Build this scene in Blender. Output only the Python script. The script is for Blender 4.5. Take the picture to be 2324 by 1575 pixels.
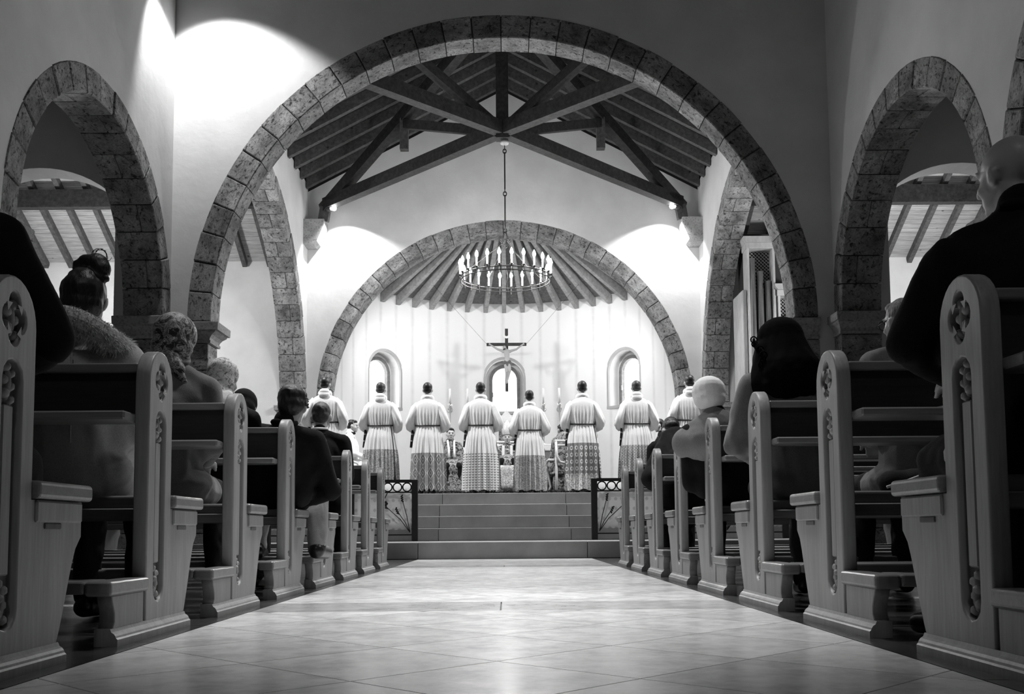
import bpy, bmesh, math, random
from math import sin, cos, pi, radians, sqrt, atan2, hypot
from mathutils import Vector, Matrix, Euler
for o in list(bpy.data.objects): bpy.data.objects.remove(o, do_unlink=True)
S = bpy.context.scene
COL = S.collection
random.seed(7)
# ---------------------------------------------------------------- camera
cd = bpy.data.cameras.new('camera'); cam = bpy.data.objects.new('camera', cd); COL.objects.link(cam)
cd.sensor_fit = 'HORIZONTAL'; cd.sensor_width = 36.0; cd.lens = 36.0*2259/2324
cd.shift_y = (1031-787.5)/2324; cd.clip_start = .05; cd.clip_end = 200
cam.location = (0.03, 0, 0.35)
cam.rotation_mode = 'QUATERNION'
cam.rotation_quaternion = (Matrix.Rotation(radians(-.33), 4, 'Z') @ Matrix.Rotation(pi/2+radians(4.45), 4, 'X') @ Matrix.Rotation(radians(-.45), 4, 'Z')).to_quaternion()
S.camera = cam
# ---------------------------------------------------------------- light
w = bpy.data.worlds.new('world'); S.world = w; w.use_nodes = True
w.node_tree.nodes['Background'].inputs[0].default_value = (.5, .5, .5, 1)
w.node_tree.nodes['Background'].inputs[1].default_value = .012
vs = S.view_settings; vs.view_transform = 'Standard'; vs.look = 'None'; vs.gamma = 1; vs.use_curve_mapping = False
vs.exposure = 0.0
S.cycles.sample_clamp_indirect = 4.0
S.cycles.max_bounces = 6; S.cycles.diffuse_bounces = 3; S.cycles.glossy_bounces = 3; S.cycles.transparent_max_bounces = 8
S.cycles.caustics_reflective = False; S.cycles.caustics_refractive = False
def spot(name, loc, aim, power, angle, blend=.5, size=.06):
    l = bpy.data.lights.new(name, 'SPOT'); l.energy = power; l.spot_size = radians(angle); l.spot_blend = blend; l.shadow_soft_size = size
    o = bpy.data.objects.new(name, l); COL.objects.link(o); o.location = loc
    o.rotation_euler = (Vector(aim)-Vector(loc)).to_track_quat('-Z', 'Y').to_euler(); return o
def pointl(name, loc, power, size=.1):
    l = bpy.data.lights.new(name, 'POINT'); l.energy = power; l.shadow_soft_size = size
    o = bpy.data.objects.new(name, l); COL.objects.link(o); o.location = loc; return o
# apse washers fixed behind the apse arch, lamps on the truss, transept lamps, unseen nave lights
for sx in (-1, 1):
    spot('apse_washer', (sx*2.9, 22.95, 5.9), (sx*-1.0, 26.6, 2.6), 330, 150, .8, .15)
    spot('corbel_lamp', (sx*3.72, 21.76, 7.48), (sx*3.45, 22.3, 5.6), 300, 116, .3, .04)
    spot('crossing_lamp', (sx*4.0, 15.5, 7.2), (sx*.5, 16.9, 1.4), 2100, 95, .7, .08)
    spot('unseen_nave_light', (sx*4.0, 9.3, 7.9), (sx*-.1, 7.2, 0), 1000, 46, .7, .07)
    pointl('transept_lamp', (sx*8.0, 18.6, 4.6), 420, .2)
spot('wall_lamp', (-4.05, 12.05, 7.75), (-3.6, 13.3, 5.35), 380, 92, .35, .05)
spot('unseen_nave_light', (0, 9.5, 9.6), (0, 7.8, 0), 2700, 50, .8, .4)  # unseen overhead spot added to brighten the aisle floor
spot('unseen_nave_light', (0, 5.6, 9.8), (0, 4.4, 0), 3000, 27, .9, .3)  # added narrow spot, brightens only the nearer aisle floor
spot('unseen_nave_light', (0, 8.6, 9.8), (0, 14.8, .7), 800, 34, .7, .3)  # added spot that lights the chancel steps and rail cloths
spot('unseen_nave_light', (0, -2.5, 9.0), (0, 5.0, 1.0), 260, 70, .8, .4)
# ---------------------------------------------------------------- materials
MATS = {}
def mat(name, base=.5, rough=.6, spec=.5, fn=None, emit=None, alpha=None, metal=0., sheen=0.):
    m = bpy.data.materials.new(name); m.use_nodes = True; nt = m.node_tree; b = nt.nodes['Principled BSDF']
    b.inputs['Base Color'].default_value = (base, base, base, 1); b.inputs['Roughness'].default_value = rough
    b.inputs['Specular IOR Level'].default_value = spec; b.inputs['Metallic'].default_value = metal
    if sheen: b.inputs['Sheen Weight'].default_value = sheen
    if emit: b.inputs['Emission Color'].default_value = (1, 1, 1, 1); b.inputs['Emission Strength'].default_value = emit
    if fn: fn(nt, b)
    MATS[name] = m; return m
class N:
    def __init__(s, nt): s.nt = nt
    def n(s, t, **k):
        x = s.nt.nodes.new(t)
        for a, v in k.items():
            if a.startswith('i_'):
                kk = a[2:].replace('_', ' '); x.inputs[kk].default_value = v
            else: setattr(x, a, v)
        return x
    def l(s, a, b): s.nt.links.new(a, b)
    def coord(s, scale=(1, 1, 1), obj=True, rnd=True):
        tc = s.n('ShaderNodeTexCoord'); mp = s.n('ShaderNodeMapping'); mp.inputs['Scale'].default_value = scale
        s.l(tc.outputs['Object'], mp.inputs['Vector'])
        if rnd:
            oi = s.n('ShaderNodeObjectInfo'); mul = s.n('ShaderNodeMath', operation='MULTIPLY'); mul.inputs[1].default_value = 37.
            s.l(oi.outputs['Random'], mul.inputs[0]); cmb = s.n('ShaderNodeCombineXYZ')
            for i in range(3): s.l(mul.outputs[0], cmb.inputs[i])
            s.l(cmb.outputs[0], mp.inputs['Location'])
        return mp.outputs[0]
    def noise(s, vec, scale, detail=4, rough=.55, dist=0):
        x = s.n('ShaderNodeTexNoise'); x.inputs['Scale'].default_value = scale; x.inputs['Detail'].default_value = detail
        x.inputs['Roughness'].default_value = rough; x.inputs['Distortion'].default_value = dist
        s.l(vec, x.inputs['Vector']); return x.outputs['Fac']
    def ramp(s, fac, stops, interp='LINEAR'):
        x = s.n('ShaderNodeValToRGB'); x.color_ramp.interpolation = interp; e = x.color_ramp.elements
        while len(e) < len(stops): e.new(.5)
        for i, (p, v) in enumerate(stops): e[i].position = p; e[i].color = (v, v, v, 1)
        s.l(fac, x.inputs[0]); return x.outputs[0]
    def math(s, op, a, b):
        x = s.n('ShaderNodeMath', operation=op)
        for i, v in enumerate((a, b)):
            if isinstance(v, (int, float)): x.inputs[i].default_value = v
            else: s.l(v, x.inputs[i])
        return x.outputs[0]
    def bump(s, b, h, strength=.3, dist=.01):
        x = s.n('ShaderNodeBump'); x.inputs['Strength'].default_value = strength; x.inputs['Distance'].default_value = dist
        s.l(h, x.inputs['Height']); s.l(x.outputs[0], b.inputs['Normal'])
def f_plaster(lo, hi):
    def f(nt, b):
        g = N(nt); v = g.coord(rnd=False); n1 = g.noise(v, 1.3, 6); n2 = g.noise(v, 9, 5)
        c = g.ramp(n1, [(.3, lo), (.7, hi)]); g.l(c, b.inputs['Base Color'])
        g.bump(b, n2, .35, .012)
    return f
def f_apse(nt, b):      # whitewashed plaster with faint vertical soot streaks under the rafters
    g = N(nt); tc = g.n('ShaderNodeTexCoord'); sp = g.n('ShaderNodeSeparateXYZ'); g.l(tc.outputs['Object'], sp.inputs[0])
    a = g.math('ARCTAN2', sp.outputs[0], sp.outputs[1]); k = g.math('MULTIPLY', a, 180/pi/6.9)
    fr = g.math('FRACT', g.math('ADD', k, 50.58), 0); d = g.math('ABSOLUTE', g.math('SUBTRACT', fr, .5), 0)
    line = g.ramp(d, [(.0, .42), (.15, 0)])
    n = g.noise(tc.outputs['Object'], 6, 5); line2 = g.math('MULTIPLY', line, n)
    c = g.math('SUBTRACT', .84, g.math('MULTIPLY', line2, .55)); g.l(c, b.inputs['Base Color'])
    g.bump(b, g.noise(tc.outputs['Object'], 14, 4), .2, .01)
def f_stone(nt, b):     # travertine: mottled with dark pits
    g = N(nt); v = g.coord((1, 1, 1.6)); n1 = g.noise(v, 3.2, 6, .6); n2 = g.noise(v, 16, 6, .7, .6); n3 = g.noise(v, 45, 3)
    oi = g.n('ShaderNodeObjectInfo')
    c = g.ramp(n1, [(.28, .10), (.72, .42)])
    pit = g.ramp(n2, [(.36, .12), (.47, 1)]); fine = g.ramp(n3, [(.3, .65), (.6, 1.1)])
    tint = g.math('ADD', g.math('MULTIPLY', oi.outputs['Random'], .45), .78)
    c2 = g.math('MULTIPLY', g.math('MULTIPLY', c, pit), g.math('MULTIPLY', fine, tint)); g.l(c2, b.inputs['Base Color'])
    g.bump(b, g.math('ADD', g.math('MULTIPLY', pit, .8), g.math('MULTIPLY', n3, .3)), .55, .012)
def f_wood(lo, hi, sc=(1, 1, 1), knots=False, bump=.08):
    def f(nt, b):
        g = N(nt); v = g.coord(sc); n1 = g.noise(v, 14, 5, .6, .3); n2 = g.noise(v, 2.0, 3)
        c = g.ramp(n1, [(.3, lo), (.7, hi)]); t = g.ramp(n2, [(.25, .8), (.75, 1.15)]); c2 = g.math('MULTIPLY', c, t)
        if knots:
            vv = g.coord((1, 1, 1)); vo = g.n('ShaderNodeTexVoronoi'); vo.inputs['Scale'].default_value = 3.2; g.l(vv, vo.inputs['Vector'])
            c2 = g.math('MULTIPLY', c2, g.ramp(vo.outputs['Distance'], [(.05, .25), (.12, 1)]))
        g.l(c2, b.inputs['Base Color']); g.bump(b, n1, bump, .004)
    return f
def f_tile(lo, hi):
    def f(nt, b):
        g = N(nt); v = g.coord(); n1 = g.noise(v, 2.2, 7, .65, .4); n2 = g.noise(v, 9, 6, .7)
        oi = g.n('ShaderNodeObjectInfo'); t = g.math('ADD', g.math('MULTIPLY', oi.outputs['Random'], .14), .92)
        c = g.math('MULTIPLY', g.math('MULTIPLY', g.ramp(n1, [(.3, lo), (.7, hi)]), g.ramp(n2, [(.3, .86), (.6, 1.06)])), t)
        g.l(c, b.inputs['Base Color']); g.l(g.ramp(n2, [(.3, .17), (.7, .27)]), b.inputs['Roughness'])
    return f
def f_block(nt, b):
    g = N(nt); v = g.coord(); n1 = g.noise(v, 2.5, 6, .6); n2 = g.noise(v, 60, 4)
    oi = g.n('ShaderNodeObjectInfo'); t = g.math('ADD', g.math('MULTIPLY', oi.outputs['Random'], .2), .9)
    g.l(g.math('MULTIPLY', g.ramp(n1, [(.3, .20), (.7, .28)]), t), b.inputs['Base Color']); g.bump(b, n2, .15, .004)
mat('plaster', .7, .9, .2, f_plaster(.62, .74))
mat('apse_plaster', .84, .9, .2, f_apse)
mat('stone', .25, .85, .25, f_stone)
def f_impost(nt, b):
    g = N(nt); v = g.coord(); n1 = g.noise(v, 4, 6, .6); n2 = g.noise(v, 30, 4, .6); g.l(g.math('MULTIPLY', g.ramp(n1, [(.3, .24), (.7, .38)]), g.ramp(n2, [(.35, .6), (.5, 1.05)])), b.inputs['Base Color']); g.bump(b, n2, .3, .006)
mat('impost_stone', .3, .8, .3, f_impost)
mat('mortar', .05, .95, .1)
mat('beam', .05, .7, .3, f_wood(.018, .05, (1, 1, 1)))
mat('rafter', .09, .7, .3, f_wood(.05, .12, (1, 1, 1), True))
mat('board', .3, .7, .3, f_wood(.26, .5, (.25, 4, 4), True))
mat('dark_board', .1, .75, .3, f_wood(.03, .07, (1, .4, 1), True))
mat('apse_board', .3, .7, .3, f_wood(.16, .30, (1, 1, 1), True))
mat('apse_rafter', .3, .65, .3, f_wood(.20, .34, (1, 1, 1)))
mat('tile', .6, .35, .5, f_tile(.58, .74))
mat('strip', .4, .12, .55, f_tile(.34, .44))
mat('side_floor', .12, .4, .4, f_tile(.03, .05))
mat('grout', .22, .9, .2)
mat('block', .36, .7, .3, f_block)
mat('iron', .012, .5, .5, metal=.3)
mat('grey_trim', .42, .8, .3, f_plaster(.36, .48))
mat('window_frame', .16, .6, .3, f_wood(.12, .2, (1, 1, 1)))
mat('pane', .9, .3, .5, emit=5.0)
# ---------------------------------------------------------------- helpers
def link(o, parent=None):
    COL.objects.link(o)
    if parent is not None: o.parent = parent
    return o
def tag(o, label=None, cat=None, group=None, kind=None):
    if label: o['label'] = label
    if cat: o['category'] = cat
    if group: o['group'] = group
    if kind: o['kind'] = kind
    return o
def empty(name, loc=(0, 0, 0), rz=0, parent=None):
    o = bpy.data.objects.new(name, None); o.empty_display_size = .1; o.location = loc; o.rotation_euler = (0, 0, rz); return link(o, parent)
class MB:
    def __init__(s): s.v = []; s.f = []
    def add(s, vs, fs):
        n = len(s.v); s.v += [tuple(p) for p in vs]; s.f += [tuple(i+n for i in q) for q in fs]; return s
    def box(s, x0, y0, z0, x1, y1, z1):
        return s.add([(x0,y0,z0),(x1,y0,z0),(x1,y1,z0),(x0,y1,z0),(x0,y0,z1),(x1,y0,z1),(x1,y1,z1),(x0,y1,z1)],
                     [(3,2,1,0),(4,5,6,7),(0,1,5,4),(1,2,6,5),(2,3,7,6),(3,0,4,7)])
    def cbox(s, x0, y0, z0, x1, y1, z1, c, seg=1):      # box with chamfered edges (all three directions)
        bm = bmesh.new(); bmesh.ops.create_cube(bm, size=1)
        for v in bm.verts: v.co = ((x0+x1)/2+v.co.x*(x1-x0), (y0+y1)/2+v.co.y*(y1-y0), (z0+z1)/2+v.co.z*(z1-z0))
        bmesh.ops.bevel(bm, geom=list(bm.edges), offset=c, segments=seg, affect='EDGES', profile=.5)
        bm.verts.index_update(); s.add([v.co[:] for v in bm.verts], [[v.index for v in f.verts] for f in bm.faces]); bm.free(); return s
    def prism(s, poly, axis, a, b):             # extrude a 2D polygon along an axis between a and b
        n = len(poly)
        def p3(p, t): return {'x': (t, p[0], p[1]), 'y': (p[0], t, p[1]), 'z': (p[0], p[1], t)}[axis]
        vs = [p3(p, a) for p in poly]+[p3(p, b) for p in poly]
        area = sum(poly[i][0]*poly[(i+1) % n][1]-poly[(i+1) % n][0]*poly[i][1] for i in range(n))
        fl = (area > 0) ^ (axis == 'y') ^ (b < a)
        f0 = list(range(n)); f1 = list(range(n, 2*n))
        fs = [f0[::-1] if fl else f0, f1 if fl else f1[::-1]]
        for i in range(n):
            j = (i+1) % n; q = (i, j, j+n, i+n); fs.append(q if fl else q[::-1])
        return s.add(vs, fs)
    def tube(s, pts, r, n=8, cap=True, radii=None):
        pts = [Vector(p) for p in pts]; k = len(pts); base = len(s.v); up = None
        for i, p in enumerate(pts):
            t = (pts[min(i+1, k-1)]-pts[max(i-1, 0)]).normalized()
            if up is None: up = t.orthogonal().normalized()
            up = (up-t*up.dot(t)); up = up.normalized() if up.length > 1e-6 else t.orthogonal().normalized()
            sd = t.cross(up); rr = radii[i] if radii else r
            for j in range(n):
                a = 2*pi*j/n; s.v.append(tuple(p+up*cos(a)*rr+sd*sin(a)*rr))
        for i in range(k-1):
            for j in range(n):
                a = base+i*n+j; b = base+i*n+(j+1) % n; s.f.append((a, b, b+n, a+n))
        if cap: s.f.append(tuple(base+j for j in range(n))[::-1]); s.f.append(tuple(base+(k-1)*n+j for j in range(n)))
        return s
    def bar(s, p, q, wd, h, up=(0, 0, 1)):      # rectangular beam from p to q
        p = Vector(p); q = Vector(q); t = (q-p).normalized(); u = Vector(up); u = (u-t*u.dot(t)).normalized(); sd = t.cross(u)
        vs = []
        for c in (p, q):
            for a, b in ((-1, -1), (1, -1), (1, 1), (-1, 1)): vs.append(c+sd*a*wd/2+u*b*h/2)
        return s.add(vs, [(0,1,2,3)[::-1],(4,5,6,7),(0,1,5,4),(1,2,6,5),(2,3,7,6),(3,0,4,7)])
    def lathe(s, prof, n=16, c=(0, 0, 0)):
        base = len(s.v)
        for r, z in prof:
            for j in range(n): a = 2*pi*j/n; s.v.append((c[0]+r*cos(a), c[1]+r*sin(a), c[2]+z))
        for i in range(len(prof)-1):
            for j in range(n): a = base+i*n+j; b = base+i*n+(j+1) % n; s.f.append((a, b, b+n, a+n))
        s.f.append(tuple(base+j for j in range(n))[::-1]); s.f.append(tuple(base+(len(prof)-1)*n+j for j in range(n))); return s
    def ell(s, c, r, nu=14, nv=9, rot=None):
        base = len(s.v); R = rot or Matrix.Identity(3); c = Vector(c)
        s.v.append(tuple(c+R@Vector((0, 0, -r[2]))))
        for i in range(1, nv):
            t = -pi/2+pi*i/nv
            for j in range(nu): a = 2*pi*j/nu; s.v.append(tuple(c+R@Vector((r[0]*cos(t)*cos(a), r[1]*cos(t)*sin(a), r[2]*sin(t)))))
        s.v.append(tuple(c+R@Vector((0, 0, r[2])))); top = len(s.v)-1
        for j in range(nu): s.f.append((base, base+1+(j+1) % nu, base+1+j))
        for i in range(nv-2):
            for j in range(nu):
                a = base+1+i*nu+j; b = base+1+i*nu+(j+1) % nu; s.f.append((a, b, b+nu, a+nu))
        for j in range(nu): a = base+1+(nv-2)*nu; s.f.append((a+j, a+(j+1) % nu, top))
        return s
    def torus(s, c, R, r, n=16, m=6, axis='z'):
        pts = []
        base = len(s.v)
        for i in range(n):
            A = 2*pi*i/n
            for j in range(m):
                B = 2*pi*j/m; q = ((R+r*cos(B))*cos(A), (R+r*cos(B))*sin(A), r*sin(B))
                q = {'z': q, 'y': (q[0], q[2], q[1]), 'x': (q[2], q[0], q[1])}[axis]
                s.v.append((c[0]+q[0], c[1]+q[1], c[2]+q[2]))
        for i in range(n):
            for j in range(m):
                s.f.append((base+i*m+j, base+((i+1) % n)*m+j, base+((i+1) % n)*m+(j+1) % m, base+i*m+(j+1) % m))
        return s
    def mesh(s, name, m, smooth=False):
        me = bpy.data.meshes.new(name); me.from_pydata(s.v, [], s.f); me.update()
        if m: me.materials.append(MATS[m])
        if smooth: me.polygons.foreach_set('use_smooth', [True]*len(me.polygons))
        return me
    def fixn(s, me):
        bm = bmesh.new(); bm.from_mesh(me); bmesh.ops.recalc_face_normals(bm, faces=bm.faces); bm.to_mesh(me); bm.free()
    def build(s, name, m, parent=None, smooth=False, loc=None, fix=True):
        me = s.mesh(name, m, smooth)
        if fix: s.fixn(me)
        o = bpy.data.objects.new(name, me)
        if loc: o.location = loc
        return link(o, parent)
def inst(name, me, parent=None, loc=(0, 0, 0), rot=(0, 0, 0), sc=None):
    o = bpy.data.objects.new(name, me); o.location = loc; o.rotation_euler = rot
    if sc: o.scale = sc
    return link(o, parent)
def children(o): return [c for c in bpy.data.objects if c.parent == o]
def struct(o, label, cat='wall'): return tag(o, label, cat, kind='structure')
def arc(cx, cz, r, a0, a1, n): return [(cx+r*cos(a0+(a1-a0)*i/n), cz+r*sin(a0+(a1-a0)*i/n)) for i in range(n+1)]
# ---------------------------------------------------------------- plan: aisle axis +Y, x right; nave half width 4.47
XW = 4.47; TH = .52; YT = 13.2; YA = 22.3; CY = 17.95; ZS = 3.2
# walls -----------------------------------------------------------
def cross_wall(name, y0, y1, r, ztop, label, m='plaster', gable=False):
    p = [(-XW, 0)]+[(-r, 0)]+arc(0, ZS, r, pi, 0, 48)+[(r, 0), (XW, 0), (XW, ztop)]
    if gable: p += [(0, ztop+XW*.53)]
    p += [(-XW, ztop)]
    return struct(MB().prism(p, 'y', y0, y1).build(name, m), label)
cross_wall('wall_front', YT, YT+.4, 4.24, 12, 'white plaster wall above the wide stone chancel arch')
cross_wall('wall_back', YA, YA+.5, 4.25, 8.15, 'white plaster gable wall around the apse arch', gable=True)
NAVE_ARCH = (10.97, 6.40, 1.83, -2.74)
for sx, nm in ((-1, 'left'), (1, 'right')):
    # nave side wall with semicircular openings
    p = [(-6.5, 0)]
    for c in NAVE_ARCH[::-1]: p += [(c-2.25, 0)]+arc(c, 3.22, 2.25, pi, 0, 32)+[(c+2.25, 0)]
    p += [(YT, 0), (YT, 12), (-6.5, 12)]
    struct(MB().prism(p, 'x', sx*XW, sx*(XW+TH)).build('wall_nave_'+nm, 'plaster'), 'white plaster nave wall with round arches on the '+nm)
    p = [(YT+.4, 0), (CY-4.34, 0)]+arc(CY, ZS, 4.34, pi, 0, 48)+[(CY+4.34, 0), (YA, 0), (YA, 8.3), (YT+.4, 8.3)]
    struct(MB().prism(p, 'x', sx*XW, sx*(XW+TH)).build('wall_crossing_'+nm, 'plaster'), 'white plaster crossing wall above the tall side arch on the '+nm)
    # aisle: outer wall, ceiling, cross wall with segmental arch
    struct(MB().box(sx*8.0, -6.5, 0, sx*8.2, YT+.1, 6.7).build('wall_aisle_'+nm, 'plaster'), 'white plaster outer wall of the side aisle on the '+nm)
    struct(MB().box(sx*(XW+TH), -6.5, 6.6, sx*8.0, YT+.1, 6.8).build('ceiling_aisle_'+nm, 'plaster'), 'flat white ceiling of the side aisle on the '+nm, 'ceiling')
    cx = sx*6.32; hs = 1.05; rise = .42; R = (hs*hs+rise*rise)/(2*rise); cz = 5.36-R; a = math.asin(hs/R)
    pr = [(sx*(XW+TH), 0), (cx-sx*hs, 0)]+[(cx-sx*R*sin(a*(1-2*i/16)), cz+R*cos(a*(1-2*i/16))) for i in range(17)]+[(cx+sx*hs, 0), (sx*8.0, 0), (sx*8.0, 6.6), (sx*(XW+TH), 6.6)]
    struct(MB().prism(pr, 'y', YT+.1, YT+.5).build('wall_segment_arch_'+nm, 'plaster'), 'white plaster wall with a low segmental arch behind the nave arch on the '+nm)
    # transept: far wall, end wall, boarded lean ceiling with rafters
    struct(MB().box(sx*(XW+TH), 22.0, 0, sx*11.8, 22.25, 6.9).build('wall_transept_'+nm, 'plaster'), 'white plaster far wall of the transept on the '+nm)
    struct(MB().box(sx*11.6, YT+.5, 0, sx*11.8, 22.0, 9.3).build('wall_transept_end_'+nm, 'plaster'), 'white plaster end wall of the transept on the '+nm)
    struct(MB().box(sx*8.0, YT+.1, 0, sx*11.8, YT+.5, 9.3).build('wall_transept_near_'+nm, 'plaster'), 'white plaster near wall of the transept on the '+nm)
    ce = struct(empty('ceiling_transept_'+nm, (sx*8.3, 22.0, 6.45)), 'knotty pine board ceiling with rafters over the transept on the '+nm, 'ceiling')
    th = radians(30); nb = 38; bw = .125
    bm_ = MB().cbox(-3.32, 0, 0, 3.32, bw-.006, .025, .003).mesh('board', 'board')
    MB().fixn(bm_)
    for i in range(nb):
        inst('board', bm_, ce, (0, -i*bw*cos(th), i*bw*sin(th)), (pi-th, 0, 0) if False else (0, 0, 0)).matrix_local = Matrix.Translation((0, -i*bw*cos(th), i*bw*sin(th))) @ Matrix.Rotation(-th, 4, 'X') @ Matrix.Translation((0, -bw, 0))
    rm = MB().box(-.05, -nb*bw, -.16, .05, .0, -.002).mesh('rafter', 'rafter'); MB().fixn(rm)
    for i in range(12):
        o = bpy.data.objects.new('rafter', rm); link(o, ce); o.matrix_local = Matrix.Translation((-3.05+i*.555, .03, 0)) @ Matrix.Rotation(-th, 4, 'X')
    MB().box(-3.32, -2.1, .58, 3.32, -1.9, .95).build('purlin', 'beam', ce)
    MB().prism([(-4.1, 2.4), (-8.3, -.1), (-8.3, .1), (-4.1, 2.6)], 'x', -3.3, 3.3).build('near_slope', 'dark_board', ce)
# nave shell behind and above the camera
struct(MB().box(-XW, -6.7, 0, XW, -6.5, 12).build('wall_entrance', 'plaster'), 'white plaster wall behind the last pews')
for sx in (-1, 1):
    struct(MB().prism([(0, 12.4), (sx*XW, 10.0), (sx*XW, 10.2), (0, 12.6)], 'y', -6.5, YT).build('ceiling_nave', 'dark_board'), 'dark boarded slope of the nave roof', 'ceiling')
# ---------------------------------------------------------------- stone arches
def wedge(ri, ro, da, d0, d1, ch=.012, n=2):
    """voussoir centred on the +z axis of the arch, thickness along y, chamfered front edges"""
    b = MB(); g = .0065/ri; a0, a1 = -da/2+g, da/2-g
    def ring(r, a): return (r*sin(a), r*cos(a))
    secs = []
    for y, i in ((d0, ch), (d0+ch, 0), (d1-ch, 0), (d1, ch)):
        pts = [ring(ri+i, a0+i/ri+(a1-a0-2*i/ri)*k/n) for k in range(n+1)]+[ring(ro-i, a1-i/ri-(a1-a0-2*i/ri)*k/n) for k in range(n+1)]
        secs.append([(x, y, z) for x, z in pts])
    m = len(secs[0])
    for s_ in secs: b.v += s_
    for k in range(3):
        for j in range(m): q = k*m+j; p = k*m+(j+1) % m; b.f.append((q, p, p+m, q+m))
    b.f.append(tuple(range(m))[::-1]); b.f.append(tuple(3*m+j for j in range(m)))
    return b
TRIM = [0]
def stone_arch(loc, rz, ri, ro, n, depth, split, label, pier=True, impost=True, a0=0., a1=pi, core=.06):
    TRIM[0] += 1
    e = struct(empty('trim_%d' % TRIM[0], loc, rz), label, 'arch')
    # mortar bed behind the stones, set back from their faces
    p = arc(0, 0, ri+.03, a0, a1, 48)+arc(0, 0, ro, a1, a0, 48)
    MB().prism(p, 'y', .03, depth-.03).build('mortar_bed', 'mortar', e)
    da = (a1-a0)/n
    var = [wedge(ri-k*.006, ro, da, -.012+j*.005, depth+.012).mesh('voussoir', 'stone') for j, k in ((0, 0), (1, 1), (2, .5))]
    h = depth*.52
    va = [wedge(ri-.003, ro, da, -.012, h-.003).mesh('voussoir', 'stone'), wedge(ri, ro, da, h+.003, depth+.012).mesh('voussoir', 'stone')]
    h2 = depth*.38
    vb = [wedge(ri-.003, ro, da, -.012, h2-.003).mesh('voussoir', 'stone'), wedge(ri, ro, da, h2+.003, depth+.012).mesh('voussoir', 'stone')]
    for me in var+va+vb: MB().fixn(me)
    for i in range(n):
        a = a0+da*(i+.5); th = pi/2-a
        ms = [var[random.randrange(3)]] if (not split or i % 2 == 0) else random.choice((va, vb))
        for me in ms: inst('voussoir', me, e, rot=(0, th, 0))
    if pier:
        wd = ro-ri; hh = ZS-.32 if impost else ZS
        z1 = -.30 if impost else 0; k = 8; ch = (loc[2]+z1)/k
        full = MB().cbox(ri+.02, -.012, -loc[2], ro, depth+.012, -loc[2]+ch-.008, .008).mesh('pier_block', 'stone')
        two = [MB().cbox(ri+.02, -.012, -loc[2], ro, depth*.5-.003, -loc[2]+ch-.008, .008).mesh('pier_block', 'stone'),
               MB().cbox(ri+.02, depth*.5+.003, -loc[2], ro, depth+.012, -loc[2]+ch-.008, .008).mesh('pier_block', 'stone')]
        for me in [full]+two: MB().fixn(me)
        for sx in (0, 1):
            MB().box((1, -1)[sx]*(ri+.04), .02, -loc[2], (1, -1)[sx]*ro, depth-.02, z1).build('mortar_bed', 'mortar', e)
            for i in range(k):
                for me in ([full] if i % 2 else two):
                    if sx == 0: inst('pier_block', me, e, (0, 0, i*ch))
                    else: inst('pier_block', me, e, (0, depth, i*ch), (0, 0, pi))
            if impost:
                pf = [(0, 0), (.035, .0), (.038, .035), (.022, .04), (.03, .07), (.06, .11), (.11, .145), (.115, .165), (.15, .168), (.155, .265), (.148, .275), (0, .28)]
                b = MB(); R0 = ri+.02
                for q in range(len(pf)):
                    o_, z_ = pf[q]; z_ = z1+z_
                    b.v += [(R0-o_, -o_*.6-.012, z_), (ro, -o_*.6-.012, z_), (ro, depth+o_*.6+.012, z_), (R0-o_, depth+o_*.6+.012, z_)]
                for q in range(len(pf)-1):
                    for j in range(4): A = q*4+j; B = q*4+(j+1) % 4; b.f.append((A, B, B+4, A+4))
                b.f.append((3, 2, 1, 0)); L = (len(pf)-1)*4; b.f.append((L, L+1, L+2, L+3))
                if sx: b.v = [(-x, y, z) for x, y, z in b.v]
                b.build('impost', 'impost_stone', e)
    return e
stone_arch((0, YT, ZS), 0, 3.93, 4.25, 32, .4, False, 'wide travertine chancel arch with radial stones at the centre')
stone_arch((0, YA, ZS), 0, 3.95, 4.26, 32, .5, False, 'pale travertine arch framing the apse at the far end')
for sx, nm in ((-1, 'left'), (1, 'right')):
    stone_arch((sx*XW, CY, ZS), -sx*pi/2, 4.02, 4.35, 34, TH, True, 'tall travertine side arch of the crossing on the '+nm, a0=0, a1=pi)
    stone_arch((sx*XW, NAVE_ARCH[0], 3.22), -sx*pi/2, 1.96, 2.26, 17, TH, True, 'round travertine nave arch nearest the chancel on the '+nm)
    stone_arch((sx*XW, NAVE_ARCH[1], 3.22), -sx*pi/2, 1.96, 2.26, 17, TH, True, 'nearer round travertine nave arch cut by the photo edge on the '+nm)
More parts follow.
